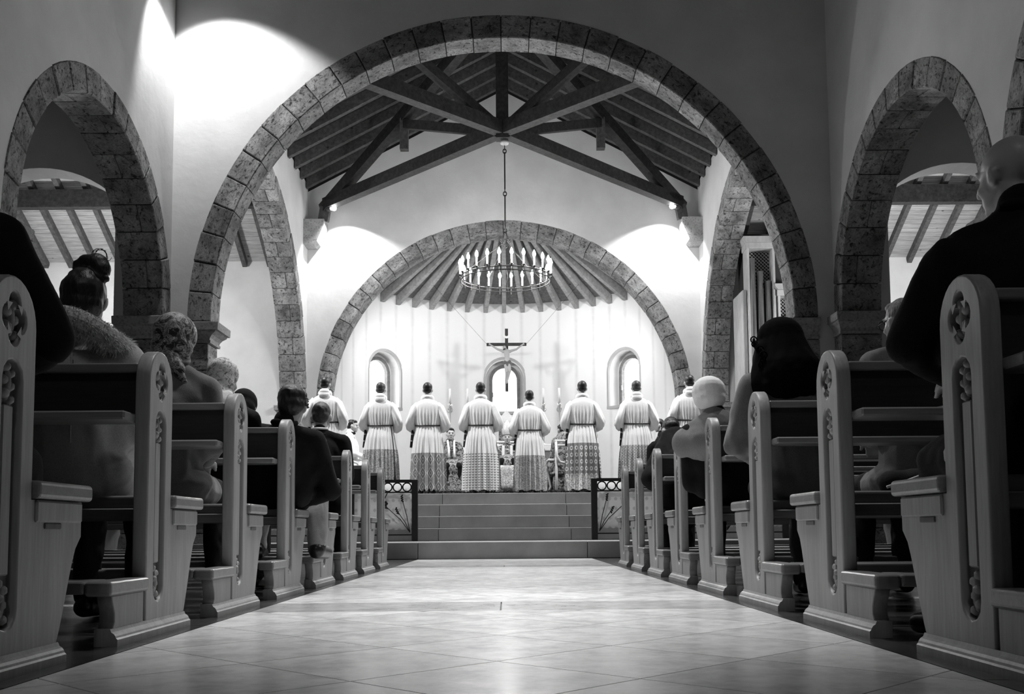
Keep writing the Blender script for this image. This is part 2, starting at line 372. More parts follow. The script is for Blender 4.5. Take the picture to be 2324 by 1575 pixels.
# ---------------------------------------------------------------- apse
YC = 22.4; RA = 4.2; ZF = 6.32; ZAP = 8.05
def apse_wall():
    # half cylinder with three arched openings cut through by building it as angular columns
    b = MB(); n = 96; wins = [(-47, .57), (0, .57), (47, .57)]; wt = 4.47; wb = 3.57; zs = []
    import itertools
    a_l, a_r = -90, 90
    angs = sorted(set([a_l+(a_r-a_l)*i/n for i in range(n+1)]+[c+math.degrees(w_/RA)*k/10 for c, w_ in wins for k in range(-10, 11)]))
    def P(r, a, z): t = radians(a); return (r*sin(t), r*cos(t), z)
    def quad(a0, a1, z00, z01, z10, z11):
        b.add([P(RA, a0, z00), P(RA, a1, z10), P(RA, a1, z11), P(RA, a0, z01)], [(0, 1, 2, 3)])
    def span(a):
        for c, w_ in wins:
            d = radians(a-c)*RA
            if abs(d) <= w_+1e-6: return wb, wt+sqrt(max(0, w_*w_-d*d))
        return None
    for a0, a1 in zip(angs, angs[1:]):
        mid = (a0+a1)/2
        if span(mid):
            s0, s1 = span(a0) or (wb, wt), span(a1) or (wb, wt)
            quad(a0, a1, 0, s0[0], 0, s1[0]); quad(a0, a1, s0[1], ZF+.3, s1[1], ZF+.3)
        else: quad(a0, a1, 0, ZF+.3, 0, ZF+.3)
    return b
aw = apse_wall().build('wall_apse', 'apse_plaster', loc=(0, YC, 0), fix=False)
struct(aw, 'curved whitewashed apse wall with three arched windows')
for i, ang in enumerate((-47, 0, 47)):
    e = struct(empty('window_%d' % (i+1), (RA*sin(radians(ang)), YC+RA*cos(radians(ang)), 0), -radians(ang)), ('left', 'middle', 'right')[i]+' arched apse window with bright pane and deep white reveal', 'window')
    def ring(wo, wi, y0, y1, zb, m, name, sill=True):
        po = [(wo, zb)]+arc(0, 4.47, wo, 0, pi, 20)+[(-wo, zb)]
        pi_ = [(wi, zb)]+arc(0, 4.47, wi, 0, pi, 20)+[(-wi, zb)]
        b = MB(); k = len(po)
        for y in (y0, y1):
            b.v += [(x, y, z) for x, z in po]+[(x, y, z) for x, z in pi_]
        for j in range(k-1):
            b.f += [(j, j+1, k+j+1, k+j), (2*k+j, 3*k+j, 3*k+j+1, 2*k+j+1), (j, 2*k+j, 2*k+j+1, j+1), (k+j, k+j+1, 3*k+j+1, 3*k+j)]
        return b.build(name, m, e)
    ring(.585, .515, -.035, .03, 3.55, 'grey_trim', 'surround')
    MB().box(-.585, -.04, 3.5, .585, .04, 3.575).build('sill', 'grey_trim', e)
    ring(.57, .52, .02, .42, 3.55, 'plaster', 'reveal')
    MB().box(-.57, .0, 3.52, .57, .45, 3.56).build('reveal_sill', 'plaster', e)
    ring(.53, .345, .36, .43, 3.555, 'plaster', 'reveal_back')
    ring(.42, .33, .28, .40, 3.56, 'window_frame', 'frame')
    p = [(.36, 3.56)]+arc(0, 4.47, .36, 0, pi, 20)+[(-.36, 3.56)]
    MB().prism(p, 'y', .40, .42).build('pane', 'pane', e)
    MB().cbox(-.335, .25, 4.0, -.305, .29, 4.13, .005).build('window_latch', 'grey_trim', e)
ce = struct(empty('ceiling_apse', (0, YC, 0)), 'half-cone boarded apse ceiling with radiating rafters', 'ceiling')
b = MB(); ns = 52
for i in range(ns+1):
    t = radians(-90+180*i/ns); b.v.append((4.4*sin(t), 4.4*cos(t), ZF+.1)); b.v.append((.05*sin(t), .05*cos(t), ZAP+.25))
for i in range(ns): b.f.append((2*i, 2*i+2, 2*i+3, 2*i+1))
b.build('boarding', 'apse_board', ce)
sl = atan2(ZAP-ZF, RA)
rm = MB().prism([(.15, ZAP-.06), (.15, ZAP+.1), (RA+.03, ZF+.14), (RA+.03, ZF-.06), (RA-.06, ZF-.06)], 'x', -.055, .055).mesh('rafter', 'apse_rafter'); MB().fixn(rm)
for i in range(-12, 13): inst('rafter', rm, ce, rot=(0, 0, -radians(6.9*i)))
# ---------------------------------------------------------------- crossing roof
ce = struct(empty('ceiling_crossing', (0, 0, 0)), 'dark gabled timber ceiling with rafters over the crossing', 'ceiling')
for sx in (-1, 1):
    MB().prism([(0, 10.75), (sx*(XW+.3), 10.75-(XW+.3)*.53), (sx*(XW+.3), 10.80-(XW+.3)*.53), (0, 10.80)], 'y', YT+.4, YA).build('boarding', 'dark_board', ce)
    rm = MB().prism([(0, 10.74), (sx*(XW-.02), 10.74-(XW-.02)*.53), (sx*(XW-.02), 10.50-(XW-.02)*.53), (0, 10.50)], 'y', -.06, .06).mesh('rafter', 'rafter'); MB().fixn(rm)
    for i in range(14): inst('rafter', rm, ce, (0, 22.05-i*.62, 0))
    MB().box(sx*(XW+.05), YT+.4, 8.22, sx*(XW+.3), YA, 8.32).build('wall_plate', 'beam', ce)
MB().box(-.09, YT+.4, 10.3, .09, YA, 10.62).build('ridge_beam', 'beam', ce)
tr = tag(empty('roof_truss', (0, CY, 0)), 'dark timber truss crossing diagonally above the hanging chandelier', 'truss')
for sx in (-1, 1):
    for sy in (-1, 1):
        dg = Vector((sx, sy, 0))
        nrm = (0, 0, 1)
        def at(k, z): return (sx*4.05*k, sy*4.02*k, z)
        MB().bar(at(.02, 7.80), at(.985, 7.72), .2, .25).build('tie_beam', 'beam', tr)
        MB().bar(at(1.0, 7.62), at(.03, 10.15), .2, .24).build('principal_rafter', 'beam', tr)
        MB().bar(at(.03, 7.8), at(.5, 8.75), .15, .18).build('strut', 'beam', tr)
        MB().bar(at(.5, 8.2), at(.5, 8.85), .17, .17, (1, 0, 0)).build('hanging_post', 'rafter', tr)
        MB().bar(at(1.0, 7.36), at(.985, 7.66), .22, .22, (1, 0, 0)).build('corbel_block', 'beam', tr)
MB().box(-.115, -.115, 7.6, .115, .115, 10.4).build('king_post', 'beam', tr)
for i, (sx, sy) in enumerate(((-1, 1), (1, 1), (-1, -1), (1, -1))):
    # five sided stone corbel
    y0 = YA if sy > 0 else YT+.4; s2 = -sy
    b = MB(); prof = [(.0, 7.36), (.46, 7.36), (.46, 7.22), (.30, 6.86), (.22, 6.80), (0, 6.80)]
    vs_ = []
    for k, z in prof: vs_.append((k, z))
    b.prism([(sx*(XW-k), z) for k, z in vs_], 'y', y0, y0+s2*.5)
    tag(b.build('corbel', 'impost_stone'), 'grey chamfered stone corbel under the truss in the '+('far left', 'far right', 'near left', 'near right')[i]+' crossing corner', 'corbel')
mat('lamp_glow', 1, .5, .5, emit=30)
mat('lamp_body', .1, .5, .5)
for sx, nm in ((-1, 'left'), (1, 'right')):
    e = tag(empty('spot_lamp', (sx*3.76, 21.66, 7.50)), 'small bright spot lamp under the truss above the '+nm+' apse wall corbel', 'lamp')
    MB().ell((0, 0, .05), (.055, .055, .055)).build('bulb', 'lamp_glow', e, True)
    MB().tube([(sx*.07, .07, .07), (sx*.17, .16, .08)], .05, 10).build('housing', 'lamp_body', e)
# ---------------------------------------------------------------- floor
fl = struct(empty('floor', (0, 0, 0)), 'pale polished stone floor of the aisle laid in diagonal tiles', 'floor')
MB().box(-12, -6.5, -.2, 12, 23, -.012).build('floor_bed', 'grout', fl)
XB = 1.125
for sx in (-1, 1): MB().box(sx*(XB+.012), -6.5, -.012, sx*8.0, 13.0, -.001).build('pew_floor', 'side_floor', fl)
def clip(poly, x0, x1, y0, y1):
    for ax, lim, sg in ((0, x0, 1), (0, x1, -1), (1, y0, 1), (1, y1, -1)):
        out = []
        for i in range(len(poly)):
            a, b_ = poly[i-1], poly[i]; da, db = (a[ax]-lim)*sg, (b_[ax]-lim)*sg
            if (da >= 0) != (db >= 0):
                t = da/(da-db); out.append((a[0]+(b_[0]-a[0])*t, a[1]+(b_[1]-a[1])*t))
            if db >= 0: out.append(b_)
        poly = out
        if not poly: break
    return poly
hd = .6875/2; g_ = .003
full_tile = MB().prism([(0, -hd+g_), (hd-g_, 0), (0, hd-g_), (-hd+g_, 0)], 'z', -.012, 0).mesh('tile', 'tile'); MB().fixn(full_tile)
def tiles(y0, y1):
    for i in range(-30, 60):
        for j in range(-60, 60):
            u = 2.05+.6875*(i+.5); v = 2.05+.6875*(j+.5); cx, cy = (v-u)/2, (v+u)/2
            q = [(cx, cy-hd+g_), (cx+hd-g_, cy), (cx, cy+hd-g_), (cx-hd+g_, cy)]
            c = clip(q, -XB, XB, y0, y1)
            if len(c) < 3: continue
            ar = abs(sum(c[k-1][0]*c[k][1]-c[k][0]*c[k-1][1] for k in range(len(c))))/2
            if ar < .002: continue
            if ar > 2*(hd-g_)**2-.001: inst('tile', full_tile, fl, (cx, cy, 0))
            else: MB().prism([(x-cx, y-cy) for x, y in c], 'z', -.012, 0).build('tile', 'tile', fl, loc=(cx, cy, 0))
tiles(-1.2, 4.49); tiles(5.035, 9.96); tiles(10.49, 13.0)
for y0, y1 in ((4.494, 5.031), (9.964, 10.486)):
    for x0, x1 in ((-XB, -.002), (.002, XB)): MB().cbox(x0, y0, -.012, x1, y1, 0, .002).build('border_slab', 'strip', fl)
for sx in (-1, 1):
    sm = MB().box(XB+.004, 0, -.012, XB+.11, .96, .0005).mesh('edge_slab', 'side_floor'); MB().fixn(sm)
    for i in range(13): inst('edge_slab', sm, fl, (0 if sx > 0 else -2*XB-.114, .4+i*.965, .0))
# steps -----------------------------------------------------------
ZT = [0, .22, .41, .594, .784, .972]; YS = [13.0, 14.8, 15.2, 15.6, 16.0]
for i in range(5):
    e = struct(empty('step_%d' % (i+1), (0, YS[i], 0)), ('lowest', 'second', 'third', 'fourth', 'topmost')[i]+' pale stone chancel step', 'step')
    if i == 0: js = [-4.4, -3.1, -1.13, 1.08, 3.1, 4.4]
    elif i == 1: js = [-4.4, -2.9, -.985, .985, 2.9, 4.4]
    else: js = [-4.4, -2.6, [0, 0, -1.0, -1.02, -1.0][i], [0, 0, .98, .97, .98][i], 2.6, 4.4]
    nx = YS[i+1]+.1 if i < 4 else 21.9
    for a, c in zip(js, js[1:]): MB().cbox(a+.003, 0, ZT[i]+.002, c-.003, nx-YS[i], ZT[i+1], .006).build('block', 'block', e)
    MB().box(-4.4, .03, 0, 4.4, nx-YS[i], ZT[i+1]-.01).build('core', 'mortar', e)
struct(MB().box(-4.2, 21.9, 0, 4.2, 27, .96).build('floor_apse', 'block'), 'stone floor of the raised apse', 'floor')
# ---------------------------------------------------------------- pews
mat('pew_wood', .3, .42, .45, f_wood(.235, .31, (6, 6, .5), bump=.05))
mat('pew_rail', .22, .3, .5, f_wood(.16, .22, (.5, 6, 6), bump=.04))
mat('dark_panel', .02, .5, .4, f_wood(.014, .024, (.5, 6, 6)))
mat('pew_carving', .36, .5, .4, f_wood(.27, .36, (3, 3, 3)))
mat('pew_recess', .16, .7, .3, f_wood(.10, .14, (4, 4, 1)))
def curve_panel(name, loops, thick, bevel, m):
    """flat board with holes: closed 2D loops (first axis -> y, second -> z), thickness along x"""
    cu = bpy.data.curves.new(name, 'CURVE'); cu.dimensions = '2D'; cu.fill_mode = 'BOTH'; cu.extrude = thick/2-bevel; cu.bevel_depth = bevel; cu.bevel_resolution = 1; cu.offset = -bevel
    for lp in loops:
        sp = cu.splines.new('POLY'); sp.points.add(len(lp)-1); sp.use_cyclic_u = True
        for q, (a, c) in zip(sp.points, lp): q.co = (a, c, 0, 1)
    ob = bpy.data.objects.new(name, cu); COL.objects.link(ob)
    dg = bpy.context.evaluated_depsgraph_get(); me = bpy.data.meshes.new_from_object(ob.evaluated_get(dg))
    bpy.data.objects.remove(ob); bpy.data.curves.remove(cu)
    for v in me.vertices: v.co = (v.co.z, v.co.x, v.co.y)
    me.materials.clear(); me.materials.append(MATS[m]); me.name = name
    bm = bmesh.new(); bm.from_mesh(me); bmesh.ops.remove_doubles(bm, verts=bm.verts, dist=1e-5); bmesh.ops.recalc_face_normals(bm, faces=bm.faces); bm.to_mesh(me); bm.free()
    return me
def quatrefoil(cy, cz, ry, rz_):
    pts = []
    for k in range(4):
        a0 = k*pi/2
        for i in range(9):
            t = a0+radians(-100+200*i/8); pts.append((cy+ry*(.52*cos(a0)+.46*cos(t)), cz+rz_*(.52*sin(a0)+.46*sin(t))))
    return pts
OUT = [(-.12, .05), (.285, .05), (.30, .08), (.325, .14), (.355, .22), (.375, .27), (.395, .31), (.43, .345), (.43, .446), (.12, .446), (.12, .89)]+arc(0, .89, .12, 0, pi, 14)[1:]
GR = [(-.05, .165)]+arc(0, .165, .05, pi, 2*pi, 6)[1:]+arc(0, .745, .05, 0, pi, 6)
QF = quatrefoil(0, .90, .062, .07)
PEW = {}
PEW['end'] = curve_panel('end_panel', [OUT, QF, GR], .052, .006, 'pew_wood')
PEW['outer'] = curve_panel('outer_end_panel', [OUT], .052, .006, 'pew_wood')
KE = [(-.135, .05), (-.135, .158), (-.415, .158), (-.40, .13), (-.385, .10), (-.385, .075), (-.40, .05)]
PEW['kend'] = curve_panel('kneeler_end', [KE], .05, .004, 'pew_wood')
def leaf(cy, cz, hw, hh, n, seed):      # carved acanthus lump made of overlapping lobes, relief toward -x
    r = random.Random(seed); b = MB()
    for i in range(n):
        t = (i+.5)/n; s_ = (-1)**i
        b.ell((0, cy+s_*hw*.42*(1-.3*t), cz-hh+2*hh*t), (.016+.006*r.random(), hw*(.42+.15*r.random()), hh/n*1.5), 8, 6, Matrix.Rotation(s_*.6, 3, 'X'))
    b.ell((0, cy, cz), (.018, hw*.35, hh*.95), 8, 6)
    return b
PL = [(-.024, 0), (-.024, .022), (-.019, .027), (-.017, .033), (-.012, .040), (-.004, .045), (.0, .055), (.05, .055), (.05, 0)]
def pew_proto(sx):
    """meshes for one pew; local origin at the aisle face, +x*sx away from the aisle"""
    M_ = []
    f = lambda me: me
    def bx(x0, y0, z0, x1, y1, z1, c, name, m): me = MB().cbox(min(sx*x0, sx*x1), y0, z0, max(sx*x0, sx*x1), y1, z1, c, 3 if c > .007 else 1).mesh(name, m); MB().fixn(me); return me
    L = 2.83
    M_.append(('end_panel', PEW['end'], (sx*.026, 0, 0), None))
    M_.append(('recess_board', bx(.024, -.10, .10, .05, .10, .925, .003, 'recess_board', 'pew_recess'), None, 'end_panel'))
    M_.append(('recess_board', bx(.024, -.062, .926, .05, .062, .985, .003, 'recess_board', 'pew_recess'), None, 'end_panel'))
    M_.append(('fillet', bx(.010, -.026, .25, .03, .026, .68, .004, 'fillet', 'pew_wood'), None, 'end_panel'))
    for nm, args in (('quatrefoil_carving', (0.012, .90, .042, .05, 5, 3)), ('leaf_carving', (.004, .735, .034, .05, 6, 5)), ('leaf_carving', (.004, .185, .032, .055, 6, 9))):
        b = leaf(*args); b.v = [(x+sx*.024, y, z) for x, y, z in b.v]; me = b.mesh(nm, 'pew_carving', True); M_.append((nm, me, None, 'end_panel'))
    b = MB().prism([(sx*x, z) for x, z in PL], 'y', -.425, .295); me = b.mesh('plinth', 'pew_wood'); b.fixn(me); M_.append(('plinth', me, None, None))
    M_.append(('apron', bx(-.008, .135, .385, .03, .415, .443, .005, 'apron', 'pew_wood'), None, None))
    M_.append(('notch_shade', bx(-.004, .19, .367, .02, .29, .384, .003, 'notch_shade', 'pew_recess'), None, None))  # dark block standing for the shade in the notch under the apron
    M_.append(('seat', bx(-.018, .121, .447, L+.02, .465, .495, .012, 'seat', 'pew_rail'), None, None))
    M_.append(('kneeler_end', PEW['kend'], (sx*.027, 0, 0), None))
    M_.append(('kneeler_cap', bx(-.015, -.465, .158, .07, -.125, .205, .012, 'kneeler_cap', 'pew_rail'), None, None))
    M_.append(('kneeler_board', bx(.07, -.465, .165, L, -.27, .205, .01, 'kneeler_board', 'pew_rail'), None, None))
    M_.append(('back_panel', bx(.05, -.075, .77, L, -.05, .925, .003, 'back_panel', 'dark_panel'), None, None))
    M_.append(('top_rail', bx(.05, -.10, .922, L, -.03, .955, .008, 'top_rail', 'pew_rail'), None, None))
    M_.append(('book_ledge', bx(.05, -.22, .742, L, -.045, .772, .006, 'book_ledge', 'pew_rail'), None, None))
    M_.append(('lower_rail', bx(.05, .05, .40, L, .075, .446, .004, 'lower_rail', 'pew_rail'), None, None))
    M_.append(('outer_end_panel', PEW['outer'], (sx*(L+.01), 0, 0), None))
    return M_
RANK = ['nearest', 'second', 'third', 'fourth', 'fifth', 'sixth', 'seventh', 'farthest']
PEWY = {}
for sx, nm in ((-1, 'left'), (1, 'right')):
    proto = pew_proto(sx)
    for i in range(8):
        y = (2.50+1.082*i) if sx < 0 else (2.56+1.085*i); PEWY[sx, i] = y
        e = tag(empty('pew', (sx*1.215, y, 0)), '%s light wooden pew from the camera, %s of the aisle, carved end' % (RANK[i], nm), 'pew', 'pews beside the aisle')
        made = {}
        for n_, me, loc, par in proto:
            o = inst(n_, me, made[par] if par else e, loc or (0, 0, 0))
            if par and n_ != 'end_panel': o.location = (-sx*.026, 0, 0)
            if n_ not in made: made[n_] = o
# ---------------------------------------------------------------- chandelier
mat('candle', .85, .5, .4); mat('flame', 1, .5, .5, emit=400)
mat('brass', .25, .35, .5, metal=.6)
ch = tag(empty('chandelier', (.04, CY, 0)), 'black iron ring chandelier with lit candle bulbs hanging on a long chain', 'chandelier')
RC = .82; ZU, ZL = 5.0, 4.935
for z in (ZU, ZL): MB().torus((0, 0, z), RC, .011, 72, 6).build('ring_rail', 'iron', ch, True)
NC = 24
cand = MB().lathe([(.016, 0), (.016, .17)], 10).mesh('candle', 'candle', True)
pan = MB().lathe([(.006, -.03), (.01, -.012), (.03, -.004), (.034, .004), (.012, .006)], 10).mesh('drip_pan', 'iron', True)
bulb = MB().lathe([(.012, 0), (.024, .02), (.03, .05), (.018, .09), (.002, .125)], 8).mesh('bulb', 'flame', True)
post = MB().lathe([(.003, -.075), (.01, -.055), (.008, -.02), (.008, .075), (.006, .1)], 6).mesh('post', 'iron', True)
for i in range(NC):
    a = 2*pi*(i+.5)/NC; x, y = RC*cos(a), RC*sin(a)
    inst('post', post, ch, (x, y, ZL)); c = inst('candle', cand, ch, (x*1.02, y*1.02, ZU+.03))
    p = inst('drip_pan', pan, c, (0, 0, .0)); inst('bulb', bulb, c, (0, 0, .17))
for i in range(4):
    a = 2*pi*i/4+.5; MB().tube([(RC*cos(a), RC*sin(a), ZU), (.07*cos(a), .07*sin(a), 5.62)], .006, 6).build('hanging_rod', 'iron', ch)
    sp = [(.02, 5.86), (.035, 5.80), (.06, 5.75), (.05, 5.69), (.075, 5.65), (.105, 5.66), (.115, 5.69), (.10, 5.715), (.085, 5.70), (.09, 5.685)]
    MB().tube([(r*cos(a), r*sin(a), z) for r, z in sp], .008, 6).build('scroll', 'iron', ch, True)
MB().torus((0, 0, 5.585), .035, .007, 16, 6, 'y').build('pull_ring', 'iron', ch, True)
MB().tube([(0, 0, 5.55), (.01, -.02, 5.2), (.04, -.05, 5.02), (.02, -.06, 4.9), (.05, -.05, 4.72)], .003, 5).build('pull_cord', 'iron', ch)
for z0, z1 in ((5.96, 6.55), (6.66, 7.36)): MB().tube([(0, 0, z0), (0, 0, z1)], .013, 8).build('chain_rod', 'iron', ch)
k = 0
for z in (5.87, 5.93, 6.57, 6.63, 7.38, 7.44):
    b = MB(); b.torus((0, 0, 0), .030, .009, 14, 6, 'x' if k % 2 else 'y'); b.v = [(x, y, zz*1.35) for x, y, zz in b.v]; b.build('chain_link', 'iron', ch, True, (0, 0, z)); k += 1
MB().lathe([(.02, 7.5), (.075, 7.515), (.085, 7.55), (.06, 7.57)], 16).build('ceiling_rose', 'grey_trim', ch, True)
# ---------------------------------------------------------------- blob bodies
def cone(b, p0, p1, r0, r1):
    p0, p1 = Vector(p0), Vector(p1)
    b.ell(p0, (r0,)*3, 12, 8); b.ell(p1, (r1,)*3, 12, 8)
    if (p1-p0).length > 1e-4: b.tube([p0, p1], r0, 12, True, [r0, r1])
from mathutils import noise as mnoise
def wrinkle(me, amp, sc=9., seed=0.):
    n_ = len(me.vertices); co = [0.]*(3*n_); nr = [0.]*(3*n_); me.vertices.foreach_get('co', co); me.vertices.foreach_get('normal', nr); nz = mnoise.noise
    for i in range(0, 3*n_, 3):
        x, y, z = co[i]*sc, co[i+1]*sc, co[i+2]*sc; q = Vector((x+seed*3.1, y+seed*1.7, z*.55+x*.5+seed*2.3))
        n = nz(q)+.5*nz(q*2.3); k = amp*(n-.35*abs(n)); co[i] += nr[i]*k; co[i+1] += nr[i+1]*k; co[i+2] += nr[i+2]*k
    me.vertices.foreach_set('co', co); me.update()
def blob(name, prims, m, parent, vox=.010, it=3, smooth=True, loc=None, wr=0., wsc=9.):
    b = MB()
    for q in prims:
        if q[0] == 'c': cone(b, *q[1:])
        else: b.ell(q[1], q[2], 16, 10, Euler([radians(v) for v in q[3]]).to_matrix() if len(q) > 3 else None)
    me = b.mesh(name, m); b.fixn(me)
    ob = bpy.data.objects.new(name, me); COL.objects.link(ob)
    r = ob.modifiers.new('r', 'REMESH'); r.mode = 'VOXEL'; r.voxel_size = vox; r.use_smooth_shade = True
    s_ = ob.modifiers.new('s', 'SMOOTH'); s_.iterations = it; s_.factor = .5
    dg = bpy.context.evaluated_depsgraph_get(); me2 = bpy.data.meshes.new_from_object(ob.evaluated_get(dg))
    bpy.data.objects.remove(ob); bpy.data.meshes.remove(me); me2.name = name
    me2.materials.clear(); me2.materials.append(MATS[m]); me2.polygons.foreach_set('use_smooth', [True]*len(me2.polygons))
    if wr: wrinkle(me2, wr, wsc, len(bpy.data.objects) % 17)
    o = bpy.data.objects.new(name, me2)
    if loc: o.location = loc
    return link(o, parent)
def xf(prims, M):
    out = []
    for q in prims:
        if q[0] == 'c': out.append(('c', M @ Vector(q[1]), M @ Vector(q[2]), q[3], q[4]))
        else:
            R = (M.to_3x3() @ (Euler([radians(v) for v in q[3]]).to_matrix() if len(q) > 3 else Matrix.Identity(3))).to_euler()
            out.append(('e', M @ Vector(q[1]), q[2], [math.degrees(v) for v in R]))
    return out
def headM(c, pitch=0, yaw=0, roll=0):
    return Matrix.Translation(c) @ Matrix.Rotation(radians(yaw), 4, 'Z') @ Matrix.Rotation(radians(pitch), 4, 'X') @ Matrix.Rotation(radians(roll), 4, 'Y')
HEAD = [('e', (0, -.012, .03), (.074, .093, .085)), ('e', (0, .02, -.02), (.066, .07, .075)), ('e', (0, .032, -.06), (.052, .056, .052)), ('e', (0, .07, -.092), (.024, .02, .02)),
        ('c', (0, .088, .015), (0, .108, -.022), .010, .014), ('e', (0, .102, -.026), (.018, .012, .010)), ('e', (.0, .078, .03), (.05, .02, .012)),
        ('e', (.079, -.002, -.012), (.009, .019, .031), (0, 12, 10)), ('e', (-.079, -.002, -.012), (.009, .019, .031), (0, -12, -10)),
        ('e', (0, .082, -.058), (.026, .014, .006)), ('e', (0, .08, -.068), (.022, .013, .006)), ('e', (.038, .062, -.03), (.02, .02, .02)), ('e', (-.038, .062, -.03), (.02, .02, .02))]
HAIR = [('e', (0, -.022, .042), (.079, .095, .083)), ('e', (0, -.052, -.005), (.07, .056, .065)), ('e', (0, .035, .085), (.06, .045, .03))]
def hand(wr, fwd, down, side, r=.0085):
    """open, slightly curled hand; wr wrist, fwd pointing direction, down palm side, side +1 thumb toward fwd x down"""
    f = Vector(fwd).normalized(); d = Vector(down); d = (d-f*d.dot(f)).normalized(); t = f.cross(d)*side; w_ = Vector(wr)
    pr = [('c', w_, w_+f*.05, .023, .028)]
    for i, (o, L) in enumerate(((.030, .075), (.010, .085), (-.011, .08), (-.031, .062))):
        a = w_+f*.085+t*o; k1 = a+f*L*.5+d*.008; k2 = k1+f*L*.38+d*.028
        pr += [('c', w_+f*.03+t*o*.6, a, .014, .0115), ('c', a, k1, .0105, .0095), ('c', k1, k2, .0095, r)]
    th = w_+f*.03+t*.03; pr += [('c', w_+f*.012+t*.015, th+t*.02, .015, .012), ('c', th+t*.02, th+t*.028+f*.05+d*.02, .011, .0095)]
    return pr
mat('skin', .38, .45, .45, f_plaster(.33, .42)); mat('skin_dark', .2, .42, .5, f_plaster(.17, .22))
mat('eye', .02, .2, .6)
def f_hair(v):
    def f(nt, b):
        g = N(nt); c = g.coord((1, 1, .35)); n = g.noise(c, 120, 3, .6)
        g.l(g.ramp(n, [(.35, v*.3), (.7, v)]), b.inputs['Base Color']); g.bump(b, n, .5, .004)
    return f
mat('hair_black', .012, .45, .4, f_hair(.014)); mat('hair_brown', .05, .5, .4, f_hair(.06)); mat('hair_grey', .25, .5, .4, f_hair(.3))
def f_cloth(lo, hi, sc=180):
    def f(nt, b):
        g = N(nt); c = g.coord(rnd=False); n = g.noise(c, sc, 2); n2 = g.noise(c, 5, 3)
        g.l(g.math('MULTIPLY', g.ramp(n2, [(.3, lo), (.7, hi)]), g.ramp(n, [(.3, .85), (.7, 1.1)])), b.inputs['Base Color']); g.bump(b, n, .3, .003)
    return f
mat('black_cloth', .008, .9, .15, f_cloth(.005, .009)); mat('charcoal_cloth', .02, .85, .2, f_cloth(.014, .024)); mat('grey_coat', .12, .9, .2, f_cloth(.10, .14), sheen=.2)
mat('beige_coat', .3, .9, .2, f_cloth(.36, .44), sheen=.2); mat('light_trousers', .33, .85, .2, f_cloth(.28, .36)); mat('shoe', .012, .3, .5)
mat('tan_coat', .2, .9, .2, f_cloth(.17, .22)); mat('white_cloth', .8, .85, .2, f_cloth(.74, .82)); mat('white_knit', .85, .95, .1, f_cloth(.8, .88, 320), sheen=.3)
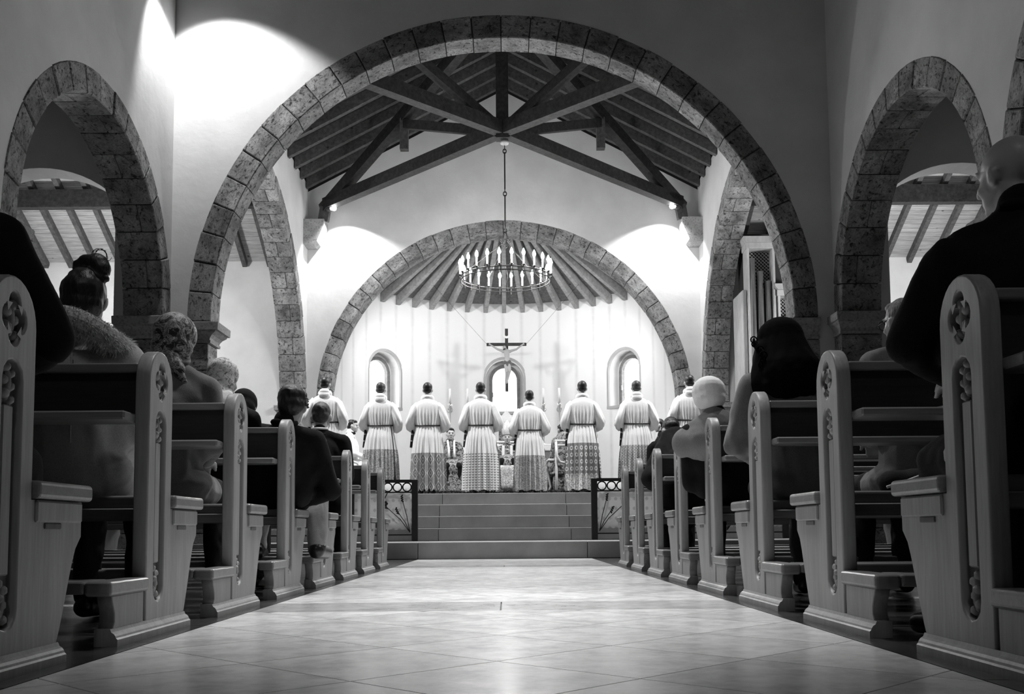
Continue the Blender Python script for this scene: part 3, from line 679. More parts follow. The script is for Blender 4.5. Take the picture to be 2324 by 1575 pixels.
def seated(name, loc, H, label, coat='black_cloth', skin='skin', hair='hair_black', lean=0., bow=0., turn=0., rz=0., wide=1., arm_out=(.0, .0), trousers='charcoal_cloth', hairp=None, cat='person', vox=.011, leg_out=0., foot=.0, trr=1., slope=.0, col=.05, side=0., shoe_s=1.):
    """person sitting on a pew, facing +y; H height of the crown above the floor"""
    e = tag(empty(name, loc, rz), label, cat, 'people in the pews')
    sz = H-.33; ly = lean*(H-.6)                  # shoulder height and forward lean
    hip = Vector((0, 0, .585)); nb = Vector((side*.8, ly, sz+.06)); hc = Vector((side, .025+ly*1.15+bow*.0018, H-.125-bow*.0006))
    M = headM(hc, -bow, turn); W_ = .165*wide
    sh = [Vector((s_*W_+side*.75, ly*.95, sz-.02-slope)) for s_ in (-1, 1)]
    eb = [Vector((side*.5+s_*(W_+.035+arm_out[k]), ly*.75+.05, sz-.31)) for k, s_ in enumerate((-1, 1))]
    wr = [Vector((s_*.08+side*.3, ly*.6+.29, sz-.38)) for s_ in (-1, 1)]
    kn = [Vector((-.10, .40, .57)), Vector((.10+leg_out, .40, .57))]
    an = [Vector((-.11, .40, .09+foot)), Vector((.11+leg_out, .40, .09+foot))]
    body = xf(HEAD, M)+[('c', hc+Vector((0, -.02, -.06)), nb, .052, .056), ('c', nb+Vector((0, 0, -.10)), hip, .085, .11), ('c', sh[0], sh[1], .045, .045)]
    for k in (0, 1):
        body += [('c', sh[k], eb[k], .045, .038), ('c', eb[k], wr[k], .036, .026), ('c', hip+Vector(((-1, 1)[k]*.08, 0, 0)), kn[k], .075, .052), ('c', kn[k], an[k], .048, .036)]
        body += hand(wr[k], (-(-1, 1)[k]*.35, .9, -.25), (0, -.2, -1), -(-1, 1)[k])
    blob('body', body, skin, e, vox*.85, 2)
    co = [('c', Vector((0, .0, .60)), Vector((side*.6, ly*.6-.005, sz-.16)), .150*wide, .160*wide), ('e', (side*.7, ly*.9-.015, sz-.10), (.205*wide, .115, .13)),
          ('c', nb+Vector((0, -.012, -.05)), nb+Vector((0, -.008, .005)), .088, .064), ('e', (0, .01, .60), (.2*wide, .155, .11)), ('c', nb+Vector((0, -.014, -.02)), nb+Vector((0, -.012, col)), .072, .063)]
    for k in (0, 1):
        sg = (-1, 1)[k]
        co += [('c', nb+Vector((sg*.04, -.005, -.03)), sh[k], .062, .070), ('c', sh[k], eb[k], .074, .064), ('c', eb[k], wr[k]+(eb[k]-wr[k])*.15, .062, .046),
               ('c', sh[k].lerp(Vector((side*.7, ly, sz)), .3)+Vector((0, 0, -.07)), Vector((side*.5+sg*.12*wide, ly*.5+.03, sz-.33)), .09, .09), ('c', sh[k].lerp(eb[k], .5), Vector((side*.5+sg*.10*wide, ly*.6+.02, sz-.26)), .066, .09),
               ('c', hip+Vector((sg*.08, 0, .01)), hip.lerp(kn[k], .72), .105, .09)]
    c_ = blob('coat', co, coat, e, vox, 5, wr=.012, wsc=8)
    MB().tube([nb+Vector((.068*cos(a), -.014+.062*sin(a), col-.02+.010*sin(a*2))) for a in [pi*(.62+1.76*i/14+.5) for i in range(15)]], .017, 8).build('collar', coat, c_, True)
    tr_ = []
    for k in (0, 1): tr_ += [('c', hip.lerp(kn[k], .5), kn[k], .09, .078*trr), ('c', kn[k], an[k], .072*trr, .055*trr)]
    blob('trousers', tr_, trousers, e, .012, 2, wr=.012*trr, wsc=13)
    for k in (0, 1):
        a = an[k]; blob('shoe', [('c', a+Vector((0, -.03, -.04)), a+Vector((.02*(k*2-1), .15*shoe_s, -.055)), .042*shoe_s, .036*shoe_s), ('c', a, a+Vector((0, 0, -.03)), .045*shoe_s, .044*shoe_s)], 'shoe', e, .009, 2)
    if hair: blob('hair', xf(hairp or HAIR, M), hair, e, .007 if vox < .012 else .009, 2, wr=.004, wsc=30)
    return e, M, dict(sz=sz, nb=nb, hc=hc, sh=sh, eb=eb, wr=wr, ly=ly)
# ---------------------------------------------------------------- congregation
def f_paisley(nt, b):
    g = N(nt); v = g.coord((1, 1, 1), rnd=False); n = g.noise(v, 11, 4, .6, 2.5); n2 = g.noise(v, 38, 3, .6, 1.5)
    c = g.math('ADD', g.ramp(n, [(.46, .012), (.52, .34), (.56, .02), (.62, .22)]), g.ramp(n2, [(.55, 0), (.6, .12)])); g.l(c, b.inputs['Base Color'])
def f_stripe(nt, b):
    g = N(nt); v = g.coord((1, 1, 1), rnd=False); n = g.noise(v, 24, 4, .6, 2.2); g.l(g.ramp(n, [(.40, .2), (.5, .7), (.7, .8)]), b.inputs['Base Color']); g.bump(b, n, .5, .01)
mat('paisley_scarf', .2, .5, .4, f_paisley); mat('pale_scarf', .7, .7, .3, f_stripe)
def f_fur(nt, b):
    g = N(nt); v = g.coord((1, 1, 1), rnd=False); n = g.noise(v, 90, 4, .7); g.l(g.ramp(n, [(.3, .2), (.7, .65)]), b.inputs['Base Color'])
mat('fur', .3, .9, .2, f_fur)
def seatY(sx, i): return PEWY[sx, i]+.24
# woman with a bun, fur collar and pale coat (left, second pew)
hp = HAIR+[('e', (0, -.03, .02), (.088, .096, .092)), ('e', (0, -.045, -.03), (.082, .07, .075)), ('e', (.035, -.03, .145), (.056, .052, .045)), ('e', (.055, -.04, .12), (.045, .04, .045)), ('e', (.0, -.02, .13), (.05, .045, .04)), ('c', (.05, -.045, .10), (.085, -.05, .075), .03, .014), ('c', (.0, -.04, .15), (-.035, -.045, .14), .03, .012)]
e, M, d = seated('person', (-1.625, seatY(-1, 1), 0), 1.40, 'woman with dark hair in a loose bun and pale coat with fur collar', 'beige_coat', hairp=hp, wide=1.12, turn=10, bow=12, slope=.03)
b = MB(); r = random.Random(8)
for k in range(9):
    a0 = r.random()*6; c = M @ Vector((.04+.02*r.random(), -.03, .185)); pts = [c+Vector((.034*cos(a0+t*.5)*(1+.3*r.random()*.3), .012*sin(a0*3+t), .026*sin(a0+t*.5))) for t in range(9)]; b.tube(pts, .0012, 5)
b.build('loose_hair', 'hair_black', e, True)
r = random.Random(5); fb = MB(); ring = []
for i in range(33):
    t = i/32; a = pi-.75+(pi+1.5)*t; ring.append(Vector((.178*cos(a), d['ly']-.02+.128*sin(a), d['sz']+.085-.085*abs(cos(a))**1.5)))
fb.tube(ring, .05, 10, True, [.032+.022*sin(pi*i/32) for i in range(33)])
for i in range(9000):
    k = r.randrange(32); p = ring[k].lerp(ring[k+1], r.random()); R_ = .030+.022*sin(pi*k/32)
    n = Vector((r.gauss(0, 1), r.gauss(0, 1), r.gauss(0, 1))).normalized(); base = p+n*R_; tip = base+n*(.010+.014*r.random())+Vector((r.gauss(0, .005), -.004, -.012)); s_ = n.orthogonal().normalized()*.0017
    fb.add([base-s_, base+s_, tip], [(0, 1, 2)])
fb.build('fur_collar', 'fur', e, fix=False)
MB().tube([(.05, d['ly']*(1-.13*k)-.175+.002*k, d['sz']-.03-.07*k) for k in range(6)], .004, 5).build('coat_seam', 'beige_coat', e)
# headscarf woman (left, third pew)
def scarf(e, M, m, tail=True, big=1.0):
    pr = [('e', (0, -.018, .035), (.092*big, .108*big, .098*big)), ('e', (0, -.035, -.03), (.09*big, .09*big, .085)), ('c', (0, -.05, -.06), (0, -.055, -.13), .075, .06), ('e', (0, .02, -.09), (.07, .06, .045))]
    if tail: pr += [('c', (.02, -.09, -.08), (.075, -.085, -.17), .04, .035), ('c', (.06, -.10, -.15), (.11, -.07, -.235), .035, .012), ('c', (-.02, -.1, -.1), (.0, -.11, -.2), .04, .015)]
    return blob('headscarf', xf(pr, M), m, e, .008, 2)
e, M, d = seated('person', (-1.62, seatY(-1, 2), 0), 1.44, 'woman in a dark paisley headscarf tied at the nape and grey coat', 'grey_coat', hair=None, wide=1.0, turn=-12, bow=6, slope=.03)
scarf(e, M, 'paisley_scarf', big=1.14)

e, M, d = seated('person', (-1.69, seatY(-1, 3), 0), 1.42, 'person in a pale crumpled headscarf and black coat on the left', 'black_cloth', hair=None, turn=-15, bow=10, slope=.04)
scarf(e, M, 'pale_scarf', big=1.0)
blob('shawl', xf([('c', (0, -.03, -.11), (0, -.06, -.2), .085, .13), ('c', (.05, -.05, -.15), (.11, -.06, -.27), .07, .05)], M), 'white_cloth', e, .010, 2)
e, M, d = seated('person', (-1.90, seatY(-1, 4), 0), 1.42, 'bowed person in black coat and black headscarf beside the pale headscarf', 'black_cloth', lean=.16, bow=30, hair=None, wide=1.2)
scarf(e, M, 'black_cloth', big=1.05)
e, M, d = seated('person', (-1.45, seatY(-1, 3), 0), 1.25, 'man with short curly dark hair, black jacket and pale trousers', 'black_cloth', trousers='light_trousers', bow=10, turn=4, wide=1.12, leg_out=.16, foot=.19, trr=1.12, shoe_s=1.25, side=.18, arm_out=(0, .11), hairp=HAIR+[('e', (0, -.02, .05), (.092, .105, .085)), ('e', (0, -.055, .0), (.082, .07, .075)), ('e', (.06, -.03, .05), (.03, .05, .04))])
b = MB(); r = random.Random(2)
for i in range(46):
    a = r.uniform(-.6, .9); z = r.uniform(-.01, .09); p = M @ Vector((.086*cos(a)*(1-.25*max(0, z-.04)/.05), .05-.1*r.random(), z)); b.torus(p, .009, .0035, 8, 4, r.choice('xyz'))
b.build('curls', 'hair_black', e, True)
e, M, d = seated('person', (-1.50, seatY(-1, 5), 0), 1.44, 'man with short brown hair and black suit beside the sixth left pew', 'black_cloth', hair='hair_brown', bow=14, turn=6, wide=1.1, col=.01)
MB().torus((0, d['nb'].y-.012, d['nb'].z+.032), .062, .010, 18, 6).build('shirt_collar', 'white_cloth', e, True)
# far left man, mostly black coat, in the nearest pew
e, M, d = seated('person', (-1.62, seatY(-1, 0)+.02, 0), 1.545, 'person in a bulky black coat cut off by the left photo edge', 'black_cloth', wide=1.25, arm_out=(0, .11), lean=.04, bow=22, turn=10)
# right side
e, M, d = seated('person', (1.545, seatY(1, 0)+.02, 0), 1.53, 'bald man in a black coat at the right photo edge', 'black_cloth', hair=None, skin='skin', wide=1.3, arm_out=(.075, .02), lean=.05, bow=4, turn=24, slope=.05, col=.035)
mat('veil', .004, .95, .03)
e, M, d = seated('person', (1.51, seatY(1, 2), 0), 1.42, 'woman in a black lace veil and grey coat beside the third right pew', 'grey_coat', hair='hair_black', turn=18, bow=6, wide=1.05, arm_out=(.07, 0), side=-.09)
blob('veil', xf([('e', (0, -.02, .03), (.115, .125, .105)), ('c', (0, -.04, .0), (.0, -.07, -.18), .115, .165), ('c', (-.05, -.02, -.05), (-.12, -.02, -.22), .09, .075), ('c', (.05, -.03, -.04), (.13, -.05, -.2), .1, .085), ('e', (0, -.09, -.24), (.17, .07, .07)), ('e', (-.1, .01, -.1), (.035, .07, .1))], M), 'veil', e, .010, 2)
b = MB(); r = random.Random(9)
for i in range(30):
    t = i/29; p = M @ Vector((-.135-.04*sin(pi*t)*.4, -.04+.05*cos(t*7), .02-.26*t)); b.torus(p, .013+.006*r.random(), .0035, 10, 4, r.choice('xy'))
b.build('lace_edge', 'veil', e, True)
e, M, d = seated('person', (1.49, seatY(1, 3), 0), 1.28, 'woman in a white knitted hat and grey shawl beside the fourth right pew', 'black_cloth', hair='hair_grey', bow=4, wide=1.05, vox=.012, side=-.21)
blob('knitted_hat', xf([('e', (0, -.015, .045), (.106, .112, .10)), ('e', (0, -.03, .0), (.10, .105, .075))], M), 'white_knit', e, .008, 2)
q_ = -.16; sh_ = blob('shawl', [('c', (q_-.03, -.02, d['sz']+.09), (q_, -.02, d['sz']-.02), .075, .16), ('e', (q_, -.01, d['sz']-.07), (.265, .175, .14)), ('c', (q_-.04, -.01, d['sz']+.05), (q_-.19, .01, d['sz']-.07), .09, .10), ('c', (q_+.03, -.01, d['sz']+.05), (q_+.20, .01, d['sz']-.07), .09, .105)], 'tan_coat', e, .011, 8, wr=.008)
MB().torus(tuple(d['nb']+Vector((0, -.01, .02))), .07, .026, 20, 8).build('turned_collar', 'tan_coat', sh_, True)
e, M, d = seated('person', (1.50, seatY(1, 5)+.05, 0), 1.40, 'bowed person in a black cassock beside the sixth right pew', 'black_cloth', lean=.42, bow=65, wide=1.1, vox=.012)
blob('cape', [('c', (0, d['ly']*.8, d['sz']+.06), (-.03, .02, .72), .12, .24), ('c', (.12, d['ly']*.8, d['sz']+.04), (.15, .0, .80), .08, .12), ('c', (-.06, d['ly']*.8, d['sz']+.06), (-.27, .0, .78), .10, .08)], 'black_cloth', e, .012, 4, wr=.012)
e, M, d = seated('person', (2.06, seatY(1, 2)+.02, 0), 1.53, 'grey-haired man with glasses and tan coat behind the bald man', 'tan_coat', hair='hair_grey', bow=4, turn=25)
gl = empty('glasses', (0, 0, 0), 0, e)
for s_ in (-1, 1):
    b = MB(); b.torus((s_*.034, .098, .005), .024, .003, 16, 5, 'y'); b.tube([(s_*.058, .098, .005), (s_*.082, .02, .008)], .003, 5); b.v = [tuple(M @ Vector(v)) for v in b.v]; b.build('lens_rim', 'iron', gl, True)
# things left on the pews
def leafbook(name, loc, rz, label, open_=True, m='white_cloth', L=.2):
    e = tag(empty(name, loc, rz), label, 'book')
    for s_ in (-1, 1):
        pts = [(0, .0), (s_*.03, .018), (s_*.09, .012), (s_*.14, .003)]
        b = MB()
        for y in (0, L): b.v += [(x, y, z+.006) for x, z in pts]+[(x, y, max(0, z-.008)+.002) for x, z in pts[::-1]]
        k = 8
        for j in range(k): b.f.append((j, (j+1) % k, k+(j+1) % k, k+j))
        b.f += [tuple(range(k)), tuple(range(k, 2*k))[::-1]]
        b.build('pages', m, e)
    MB().box(-.145, -.004, -.001, .145, L+.004, .002).build('cover', 'shoe', e); return e
leafbook('hymnal', (1.75, PEWY[1, 1]-.25, .775), .25, 'open hymnal lying on the book ledge of the second right pew')
bg = tag(empty('handbag', (1.62, seatY(1, 1), .497), .3), 'dark soft bag with pale strap lying on the second right pew seat', 'bag')
blob('bag_body', [('c', (-.1, 0, .03), (.1, 0, .035), .05, .055), ('e', (.03, 0, .045), (.12, .08, .045))], 'charcoal_cloth', bg, .008, 2)
MB().tube([(-.16, -.05, .012), (-.1, -.07, .03), (-.03, -.085, .055), (.06, -.085, .06), (.12, -.06, .04)], .006, 6).build('strap', 'white_cloth', bg, True)
leafbook('song_sheet', (1.45, PEWY[1, 4]-.26, .775), -.3, 'pale song book on the book ledge of the fifth right pew', L=.16)
# ---------------------------------------------------------------- chancel people
def f_lace(kind):
    def f(nt, b):
        g = N(nt); tc = g.n('ShaderNodeTexCoord'); v = tc.outputs['Object']
        sp = g.n('ShaderNodeSeparateXYZ'); g.l(v, sp.inputs[0]); X, Z = sp.outputs[0], sp.outputs[2]
        fx = lambda k, o=0.: g.math('SUBTRACT', g.math('FRACT', g.math('ADD', g.math('MULTIPLY', X, k), 20+o), 0), .5)
        fz = lambda k, o=0.: g.math('SUBTRACT', g.math('FRACT', g.math('ADD', g.math('MULTIPLY', Z, k), 20+o), 0), .5)
        sq = lambda a: g.math('MULTIPLY', a, a)
        if kind == 'circles':       # small rings scattered on grey tulle, floral border
            d = g.math('ADD', sq(fx(13)), sq(fz(9))); ring = g.ramp(d, [(.02, .22), (.045, .75), (.08, .75), (.11, .22)])
            n = g.noise(v, 42, 3, .6, 1); fl_ = g.ramp(n, [(.45, .3), (.55, .75)]); k = g.ramp(Z, [(.24, 0), (.32, 1)])
            c = g.math('ADD', g.math('MULTIPLY', ring, k), g.math('MULTIPLY', fl_, g.math('SUBTRACT', 1, k)))
        elif kind == 'scallops':    # rows of small dark crescents on white
            d = g.math('ADD', sq(fx(20)), sq(g.math('MULTIPLY', fz(24), .8))); cr = g.ramp(d, [(.02, .75), (.04, .12), (.13, .12), (.17, .75)])
            up = g.ramp(g.math('ADD', fz(24), .5), [(.42, 1), (.5, 0)]); c = g.math('ADD', g.math('MULTIPLY', cr, up), g.math('MULTIPLY', g.math('SUBTRACT', 1, up), .75))
        elif kind == 'diamonds':
            a = g.math('ADD', g.math('ABSOLUTE', fx(8), 0), g.math('ABSOLUTE', fz(4.5), 0)); c0 = g.ramp(a, [(.10, .2), (.16, .7), (.22, .22), (.36, .22), (.42, .75), (.5, .3)])
            n = g.noise(v, 60, 2); c = g.math('MULTIPLY', c0, g.ramp(n, [(.4, .8), (.6, 1.1)]))
        elif kind == 'dense':
            d = g.math('ADD', sq(fx(22)), sq(fz(22))); n = g.noise(v, 70, 2); c = g.math('MULTIPLY', g.ramp(d, [(.04, .55), (.10, .12), (.2, .4)]), g.ramp(n, [(.35, .6), (.6, 1.3)]))
        else:                       # floral net
            n = g.noise(v, 26, 4, .6, 1.8); n2 = g.noise(v, 70, 2); c = g.math('MULTIPLY', g.ramp(n, [(.42, .6), (.5, .08), (.58, .6)]), g.ramp(n2, [(.35, .8), (.6, 1.1)]))
        g.l(c, b.inputs['Base Color'])
    return f
for k in ('circles', 'scallops', 'diamonds', 'dense', 'floral'): mat('lace_'+k, .5, .9, .1, f_lace(k))
def f_damask(nt, b):
    g = N(nt); v = g.coord((1, 1, 1), rnd=False); n = g.noise(v, 8.5, 3, .55, 2.2); n2 = g.noise(v, 30, 2, .5, 1)
    c = g.math('ADD', g.ramp(n, [(.44, .012), (.49, .30), (.53, .02), (.58, .38), (.62, .02)]), g.ramp(n2, [(.58, 0), (.66, .10)])); g.l(c, b.inputs['Base Color'])
def f_maniple(nt, b):
    g = N(nt); v = g.coord(rnd=False); sp = g.n('ShaderNodeSeparateXYZ'); g.l(v, sp.inputs[0]); fr = g.math('FRACT', g.math('ADD', g.math('MULTIPLY', sp.outputs[2], 9), 20), 0)
    g.l(g.math('MULTIPLY', g.ramp(fr, [(.70, .012), (.74, .5), (.90, .5), (.94, .012)]), g.ramp(g.noise(v, 30, 2), [(.45, .1), (.55, 1)])), b.inputs['Base Color'])
mat('damask', .1, .55, .4, f_damask); mat('maniple', .02, .6, .3, f_maniple); mat('gold_cloth', .3, .45, .5, f_fur)
mat('pale_wood', .55, .4, .4, f_wood(.45, .6, (1, 1, 1)))
SEC = [(1.565, .062, .066), (1.54, .095, .085), (1.505, .155, .10), (1.465, .20, .115), (1.40, .222, .128), (1.30, .222, .135), (1.18, .205, .130), (1.11, .188, .12), (1.06, .198, .13), (.92, .232, .165), (.66, .262, .20), (.35, .28, .23), (.03, .292, .25)]
def prof(z):
    for (z0, a0, b0), (z1, a1, b1) in zip(SEC, SEC[1:]):
        if z1 <= z <= z0: t = (z0-z)/(z0-z1); return a0+(a1-a0)*t, b0+(b1-b0)*t
    return SEC[-1][1:] if z < SEC[-1][0] else SEC[0][1:]
def robe(z0, z1, nz, seed, hem=None, off=0., nt=168):
    r = random.Random(seed); b = MB(); ph = [r.uniform(0, 6.28) for _ in range(6)]; npl = r.choice((11, 12, 13)); ng = r.choice((26, 28, 30))
    for i in range(nz+1):
        for j in range(nt):
            a = 2*pi*j/nt; z = z0+(z1-z0)*i/nz
            if hem and z1 < .2: z = z0+((z1+hem(a))-z0)*i/nz
            rx, ry = prof(z)
            lo = min(1, max(0, (1.12-z)/.55)); up = min(1, max(0, (1.42-z)/.12))*min(1, max(.25, (z-1.09)/.1)) if z > 1.06 else 0
            aa = a+.08*sin(3*a+ph[0]); s_ = sin(npl*aa+ph[1]+.5*sin(2*a+ph[2])); f1 = 1-2*abs(s_)**.6
            f2 = sin(ng*a+ph[3]+1.2*sin(5*a+ph[4]))
            k = 1+lo*.12*f1+.03*lo*sin(5*a+ph[5])+up*.05*f2
            if z <= 1.12: k += .045*min(1, max(0, (z-.7)/.4))*f2
            b.v.append(((rx*k+off)*cos(a), (ry*k+off)*sin(a), z))
    for i in range(nz):
        for j in range(nt): q = i*nt+j; p = i*nt+(j+1) % nt; b.f.append((q, q+nt, p+nt, p))
    return b
def sleeve(sx, seed):
    r = random.Random(seed); b = MB(); n = 36
    path = [(.15, .0, 1.46), (.20, -.01, 1.40), (.235, -.02, 1.30), (.268, -.03, 1.21), (.285, -.015, 1.15), (.275, .04, 1.11), (.24, .11, 1.10), (.205, .18, 1.10)]
    rad = [.055, .066, .07, .072, .078, .082, .088, .095]
    pts = [Vector((sx*x, y, z)) for x, y, z in path]; up = Vector((0, 1, 0)); k = len(pts)
    for i, p in enumerate(pts):
        t = (pts[min(i+1, k-1)]-pts[max(i-1, 0)]).normalized(); u = (Vector((0, 0, 1))*.4+up); u = (u-t*u.dot(t)).normalized(); s_ = t.cross(u)
        for j in range(n):
            a = 2*pi*j/n; rr = rad[i]*(1+.09*sin(5*a+i*.7+seed)+.07*sin(3*a-i)+.05*sin(9*a+i*1.3)); b.v.append(tuple(p+u*cos(a)*rr+s_*sin(a)*rr))
    for i in range(k-1):
        for j in range(n): q = i*n+j; p = i*n+(j+1) % n; b.f.append((q, p, p+n, q+n))
    b.f.append(tuple(range(n))[::-1]); return b
def server(x, y, hgt, lace, label, seed, hair='hair_black', yaw=0., rz=0., hood=False, zig=False, lz=.66, skin='skin', cord=False):
    e = tag(empty('person', (x, y, .974), rz), label, 'person', 'white-robed servers standing in a row'); s_ = hgt/1.82; e.scale = (s_, s_, s_)
    M = headM((0, .02, 1.70), -4, yaw)
    eb = [(-.28, -.02, 1.17), (.28, -.02, 1.17)]; wr = [(-.13, .26, 1.13), (.13, .26, 1.13)]
    body = xf(HEAD, M)+[('c', (0, 0, 1.64), (0, -.005, 1.50), .052, .06), ('c', (0, 0, 1.46), (0, 0, 1.0), .10, .11), ('c', (-.15, 0, 1.43), (.15, 0, 1.43), .05, .05), ('c', (-.07, 0, .95), (.07, 0, .95), .10, .10)]
    for k in (0, 1):
        sg = (-1, 1)[k]
        body += [('c', (sg*.17, 0, 1.43), eb[k], .045, .038), ('c', eb[k], wr[k], .036, .026), ('c', (sg*.08, 0, .92), (sg*.09, .01, .5), .075, .05), ('c', (sg*.09, .01, .5), (sg*.10, 0, .09), .048, .035)]
        body += hand(wr[k], (-sg*.5, .8, .1), (-sg, -.3, 0), sg)
    blob('body', body, skin, e, .012, 2)
    blob('hair', xf(HAIR, M), hair, e, .008, 2)
    robe(1.565, lz, 30, seed).build('alb', 'white_cloth', e, True)
    hem = (lambda a: .05*abs(((a*22/(2*pi)) % 1)*2-1)-.01) if zig else (lambda a: .012*sin(9*a+seed))
    robe(lz, .05, 18, seed, hem, .002).build('lace_skirt', 'lace_'+lace, e, True)
    for k in (-1, 1): sleeve(k, seed+k).build('sleeve', 'white_cloth', e, True)
    rx, ry = prof(1.11); MB().tube([((rx+.012)*cos(2*pi*i/40), (ry+.012)*sin(2*pi*i/40), 1.115+.012*sin(2*pi*i/40)) for i in range(41)], .011, 8).build('cincture', 'iron', e, True)
    if cord: MB().tube([(.17, -.06, 1.11), (.205, -.09, .9), (.235, -.12, .6), (.25, -.14, .32), (.25, -.14, .22)], .008, 6, True, [.008, .008, .008, .009, .02]).build('cincture_cord', 'iron', e, True)
    am = [('c', (-.05, -.01, 1.555), (.05, -.01, 1.555), .062, .062), ('e', (0, -.02, 1.58), (.075, .072, .04))]
    if hood: am += [('e', (0, -.085, 1.53), (.085, .04, .06)), ('e', (.0, -.07, 1.585), (.08, .05, .05))]
    blob('amice', am, 'white_cloth', e, .008, 2)
    # maniple hanging from the left forearm
    b = MB()
    for i in range(7):
        t = i/6; b.v += [(-.255-.035*t, .02-.03*t, 1.12-.36*t), (-.225-.02*t, .13+.02*t, 1.12-.36*t), (-.205-.02*t, .125+.02*t, 1.12-.36*t), (-.235-.035*t, .015-.03*t, 1.12-.36*t)]
    for i in range(6):
        for j in range(4): b.f.append((i*4+j, i*4+(j+1) % 4, i*4+4+(j+1) % 4, i*4+4+j))
    b.f += [(0, 1, 2, 3), (24, 25, 26, 27)]; b.build('maniple', 'maniple', e)
    for k in (-1, 1): blob('shoe', [('c', (k*.10, -.05, .035), (k*.12, .13, .03), .038, .032)], 'shoe', e, .010, 1)
    # small open book in both hands
    MB().box(-.13, .30, 1.13, .13, .33, 1.30).build('book', 'shoe', e)
    return e
server(-2.93, 16.2, 1.93, 'floral', 'white-robed server standing farthest left in front of the arch foot', 11, hood=True, yaw=-6)
server(-2.05, 16.42, 1.87, 'floral', 'second white-robed server from left with floral lace hem and side cord', 12, hair='hair_brown', hood=True, lz=.72, cord=True)
server(-1.27, 16.42, 1.86, 'diamonds', 'white-robed server with zigzag diamond lace hem', 13, zig=True)
server(-.39, 16.42, 1.86, 'scallops', 'white-robed server left of the crucifix with rows of small scallops on the hem', 14)
server(.42, 16.42, 1.72, 'floral', 'shortest white-robed server right of the crucifix with floral lace hem', 15)
server(1.30, 16.42, 1.87, 'circles', 'white-robed server with dotted tulle skirt beside the right gate', 16, lz=.80, cord=True)
server(2.20, 16.42, 1.87, 'dense', 'white-robed server with dense dark lace before the right window', 17, hood=True, lz=.76, hair='hair_brown')
server(3.05, 16.2, 1.92, 'floral', 'white-robed server farthest right half hidden by the white hat', 18, hood=True)
# seated clergy -------------------------------------------------
def eyes(e, M):
    for s_ in (-1, 1): MB().ell(M @ Vector((s_*.031, .083, .008)), (.013, .008, .007), 8, 6).build('eye', 'eye', e, True)
    MB().ell(M @ Vector((0, .095, -.063)), (.02, .006, .003), 8, 6).build('mouth', 'eye', e, True)
def clergy(loc, H, label, rz, coat, **k):
    e, M, d = seated('person', loc, H, label, coat, rz=rz, trousers='black_cloth', vox=.013, **k); e['group'] = 'clergy seated in the chancel'
    eyes(e, M); sk = d
    blob('vestment_skirt', [('c', (0, .05, .55), (0, .30, .52), .2, .19), ('c', (-.12, .32, .5), (-.17, .36, .10), .12, .14), ('c', (.12, .32, .5), (.17, .36, .10), .12, .14), ('c', (0, .34, .4), (0, .38, .10), .14, .15)], coat, e, .014, 3)
    return e, M, d
e, M, d = clergy((-1.01, 18.55, .974), 1.33, 'seated cleric in a floral damask vestment left of the altar facing the camera', pi+.15, 'damask')
for s_ in (-1, 1): MB().tube([(s_*.06, d['nb'].y+.06, d['sz']+.08), (s_*.05, d['nb'].y+.19, d['sz']-.1), (s_*.05, .24, .75)], .02, 8).build('stole', 'white_cloth', e, True)
e, M, d = clergy((.05, 18.6, 1.06), 1.17, 'seated bishop in mitre and striped vestment facing the camera', pi, 'damask', hair='hair_grey')
b = MB()
for k, (z, rx, ry) in enumerate(((.055, .088, .10), (.10, .098, .105), (.17, .105, .09), (.25, .07, .055), (.335, .008, .012))):
    for j in range(20): a = 2*pi*j/20; b.v.append(tuple(M @ Vector((rx*cos(a), -.005+ry*sin(a), z))))
for k in range(4):
    for j in range(20): q = k*20+j; p = k*20+(j+1) % 20; b.f.append((q, p, p+20, q+20))
b.f.append(tuple(80+j for j in range(20))); b.build('mitre', 'gold_cloth', e, True)
for s_ in (-1, 1): MB().cbox(s_*.075-.025, d['nb'].y+.13, .62, s_*.075+.025, d['nb'].y+.165, d['sz']+.05, .008).build('pallium_band', 'white_cloth', e)
blob('lap_lace', [('c', (-.1, .42, .42), (-.12, .45, .12), .1, .11), ('c', (.1, .42, .42), (.12, .45, .12), .1, .11), ('c', (0, .43, .42), (0, .46, .12), .1, .1)], 'lace_floral', e, .012, 2)
e, M, d = clergy((1.08, 18.3, .974), 1.37, 'seated cleric in a floral damask cope with his back turned, right of the altar', .5, 'damask', bow=12)
blob('cope', [('c', (0, -.08, d['sz']-.02), (0, -.12, .25), .2, .27), ('e', (0, 0, d['sz']+.0), (.23, .14, .1))], 'damask', e, .014, 3)
e, M, d = clergy((-2.82, 18.2, .974), 1.46, 'dark-haired young server in white surplice seated in profile at left', -pi/2, 'white_cloth', skin='skin', bow=4)
MB().torus(tuple(d['nb']+Vector((0, 0, .01))), .07, .02, 18, 6).build('black_collar', 'black_cloth', e, True)
e, M, d = clergy((2.92, 18.4, .974), 1.46, 'dark-haired server in black seated behind the bowed cassock at right', pi/2, 'black_cloth', bow=15)
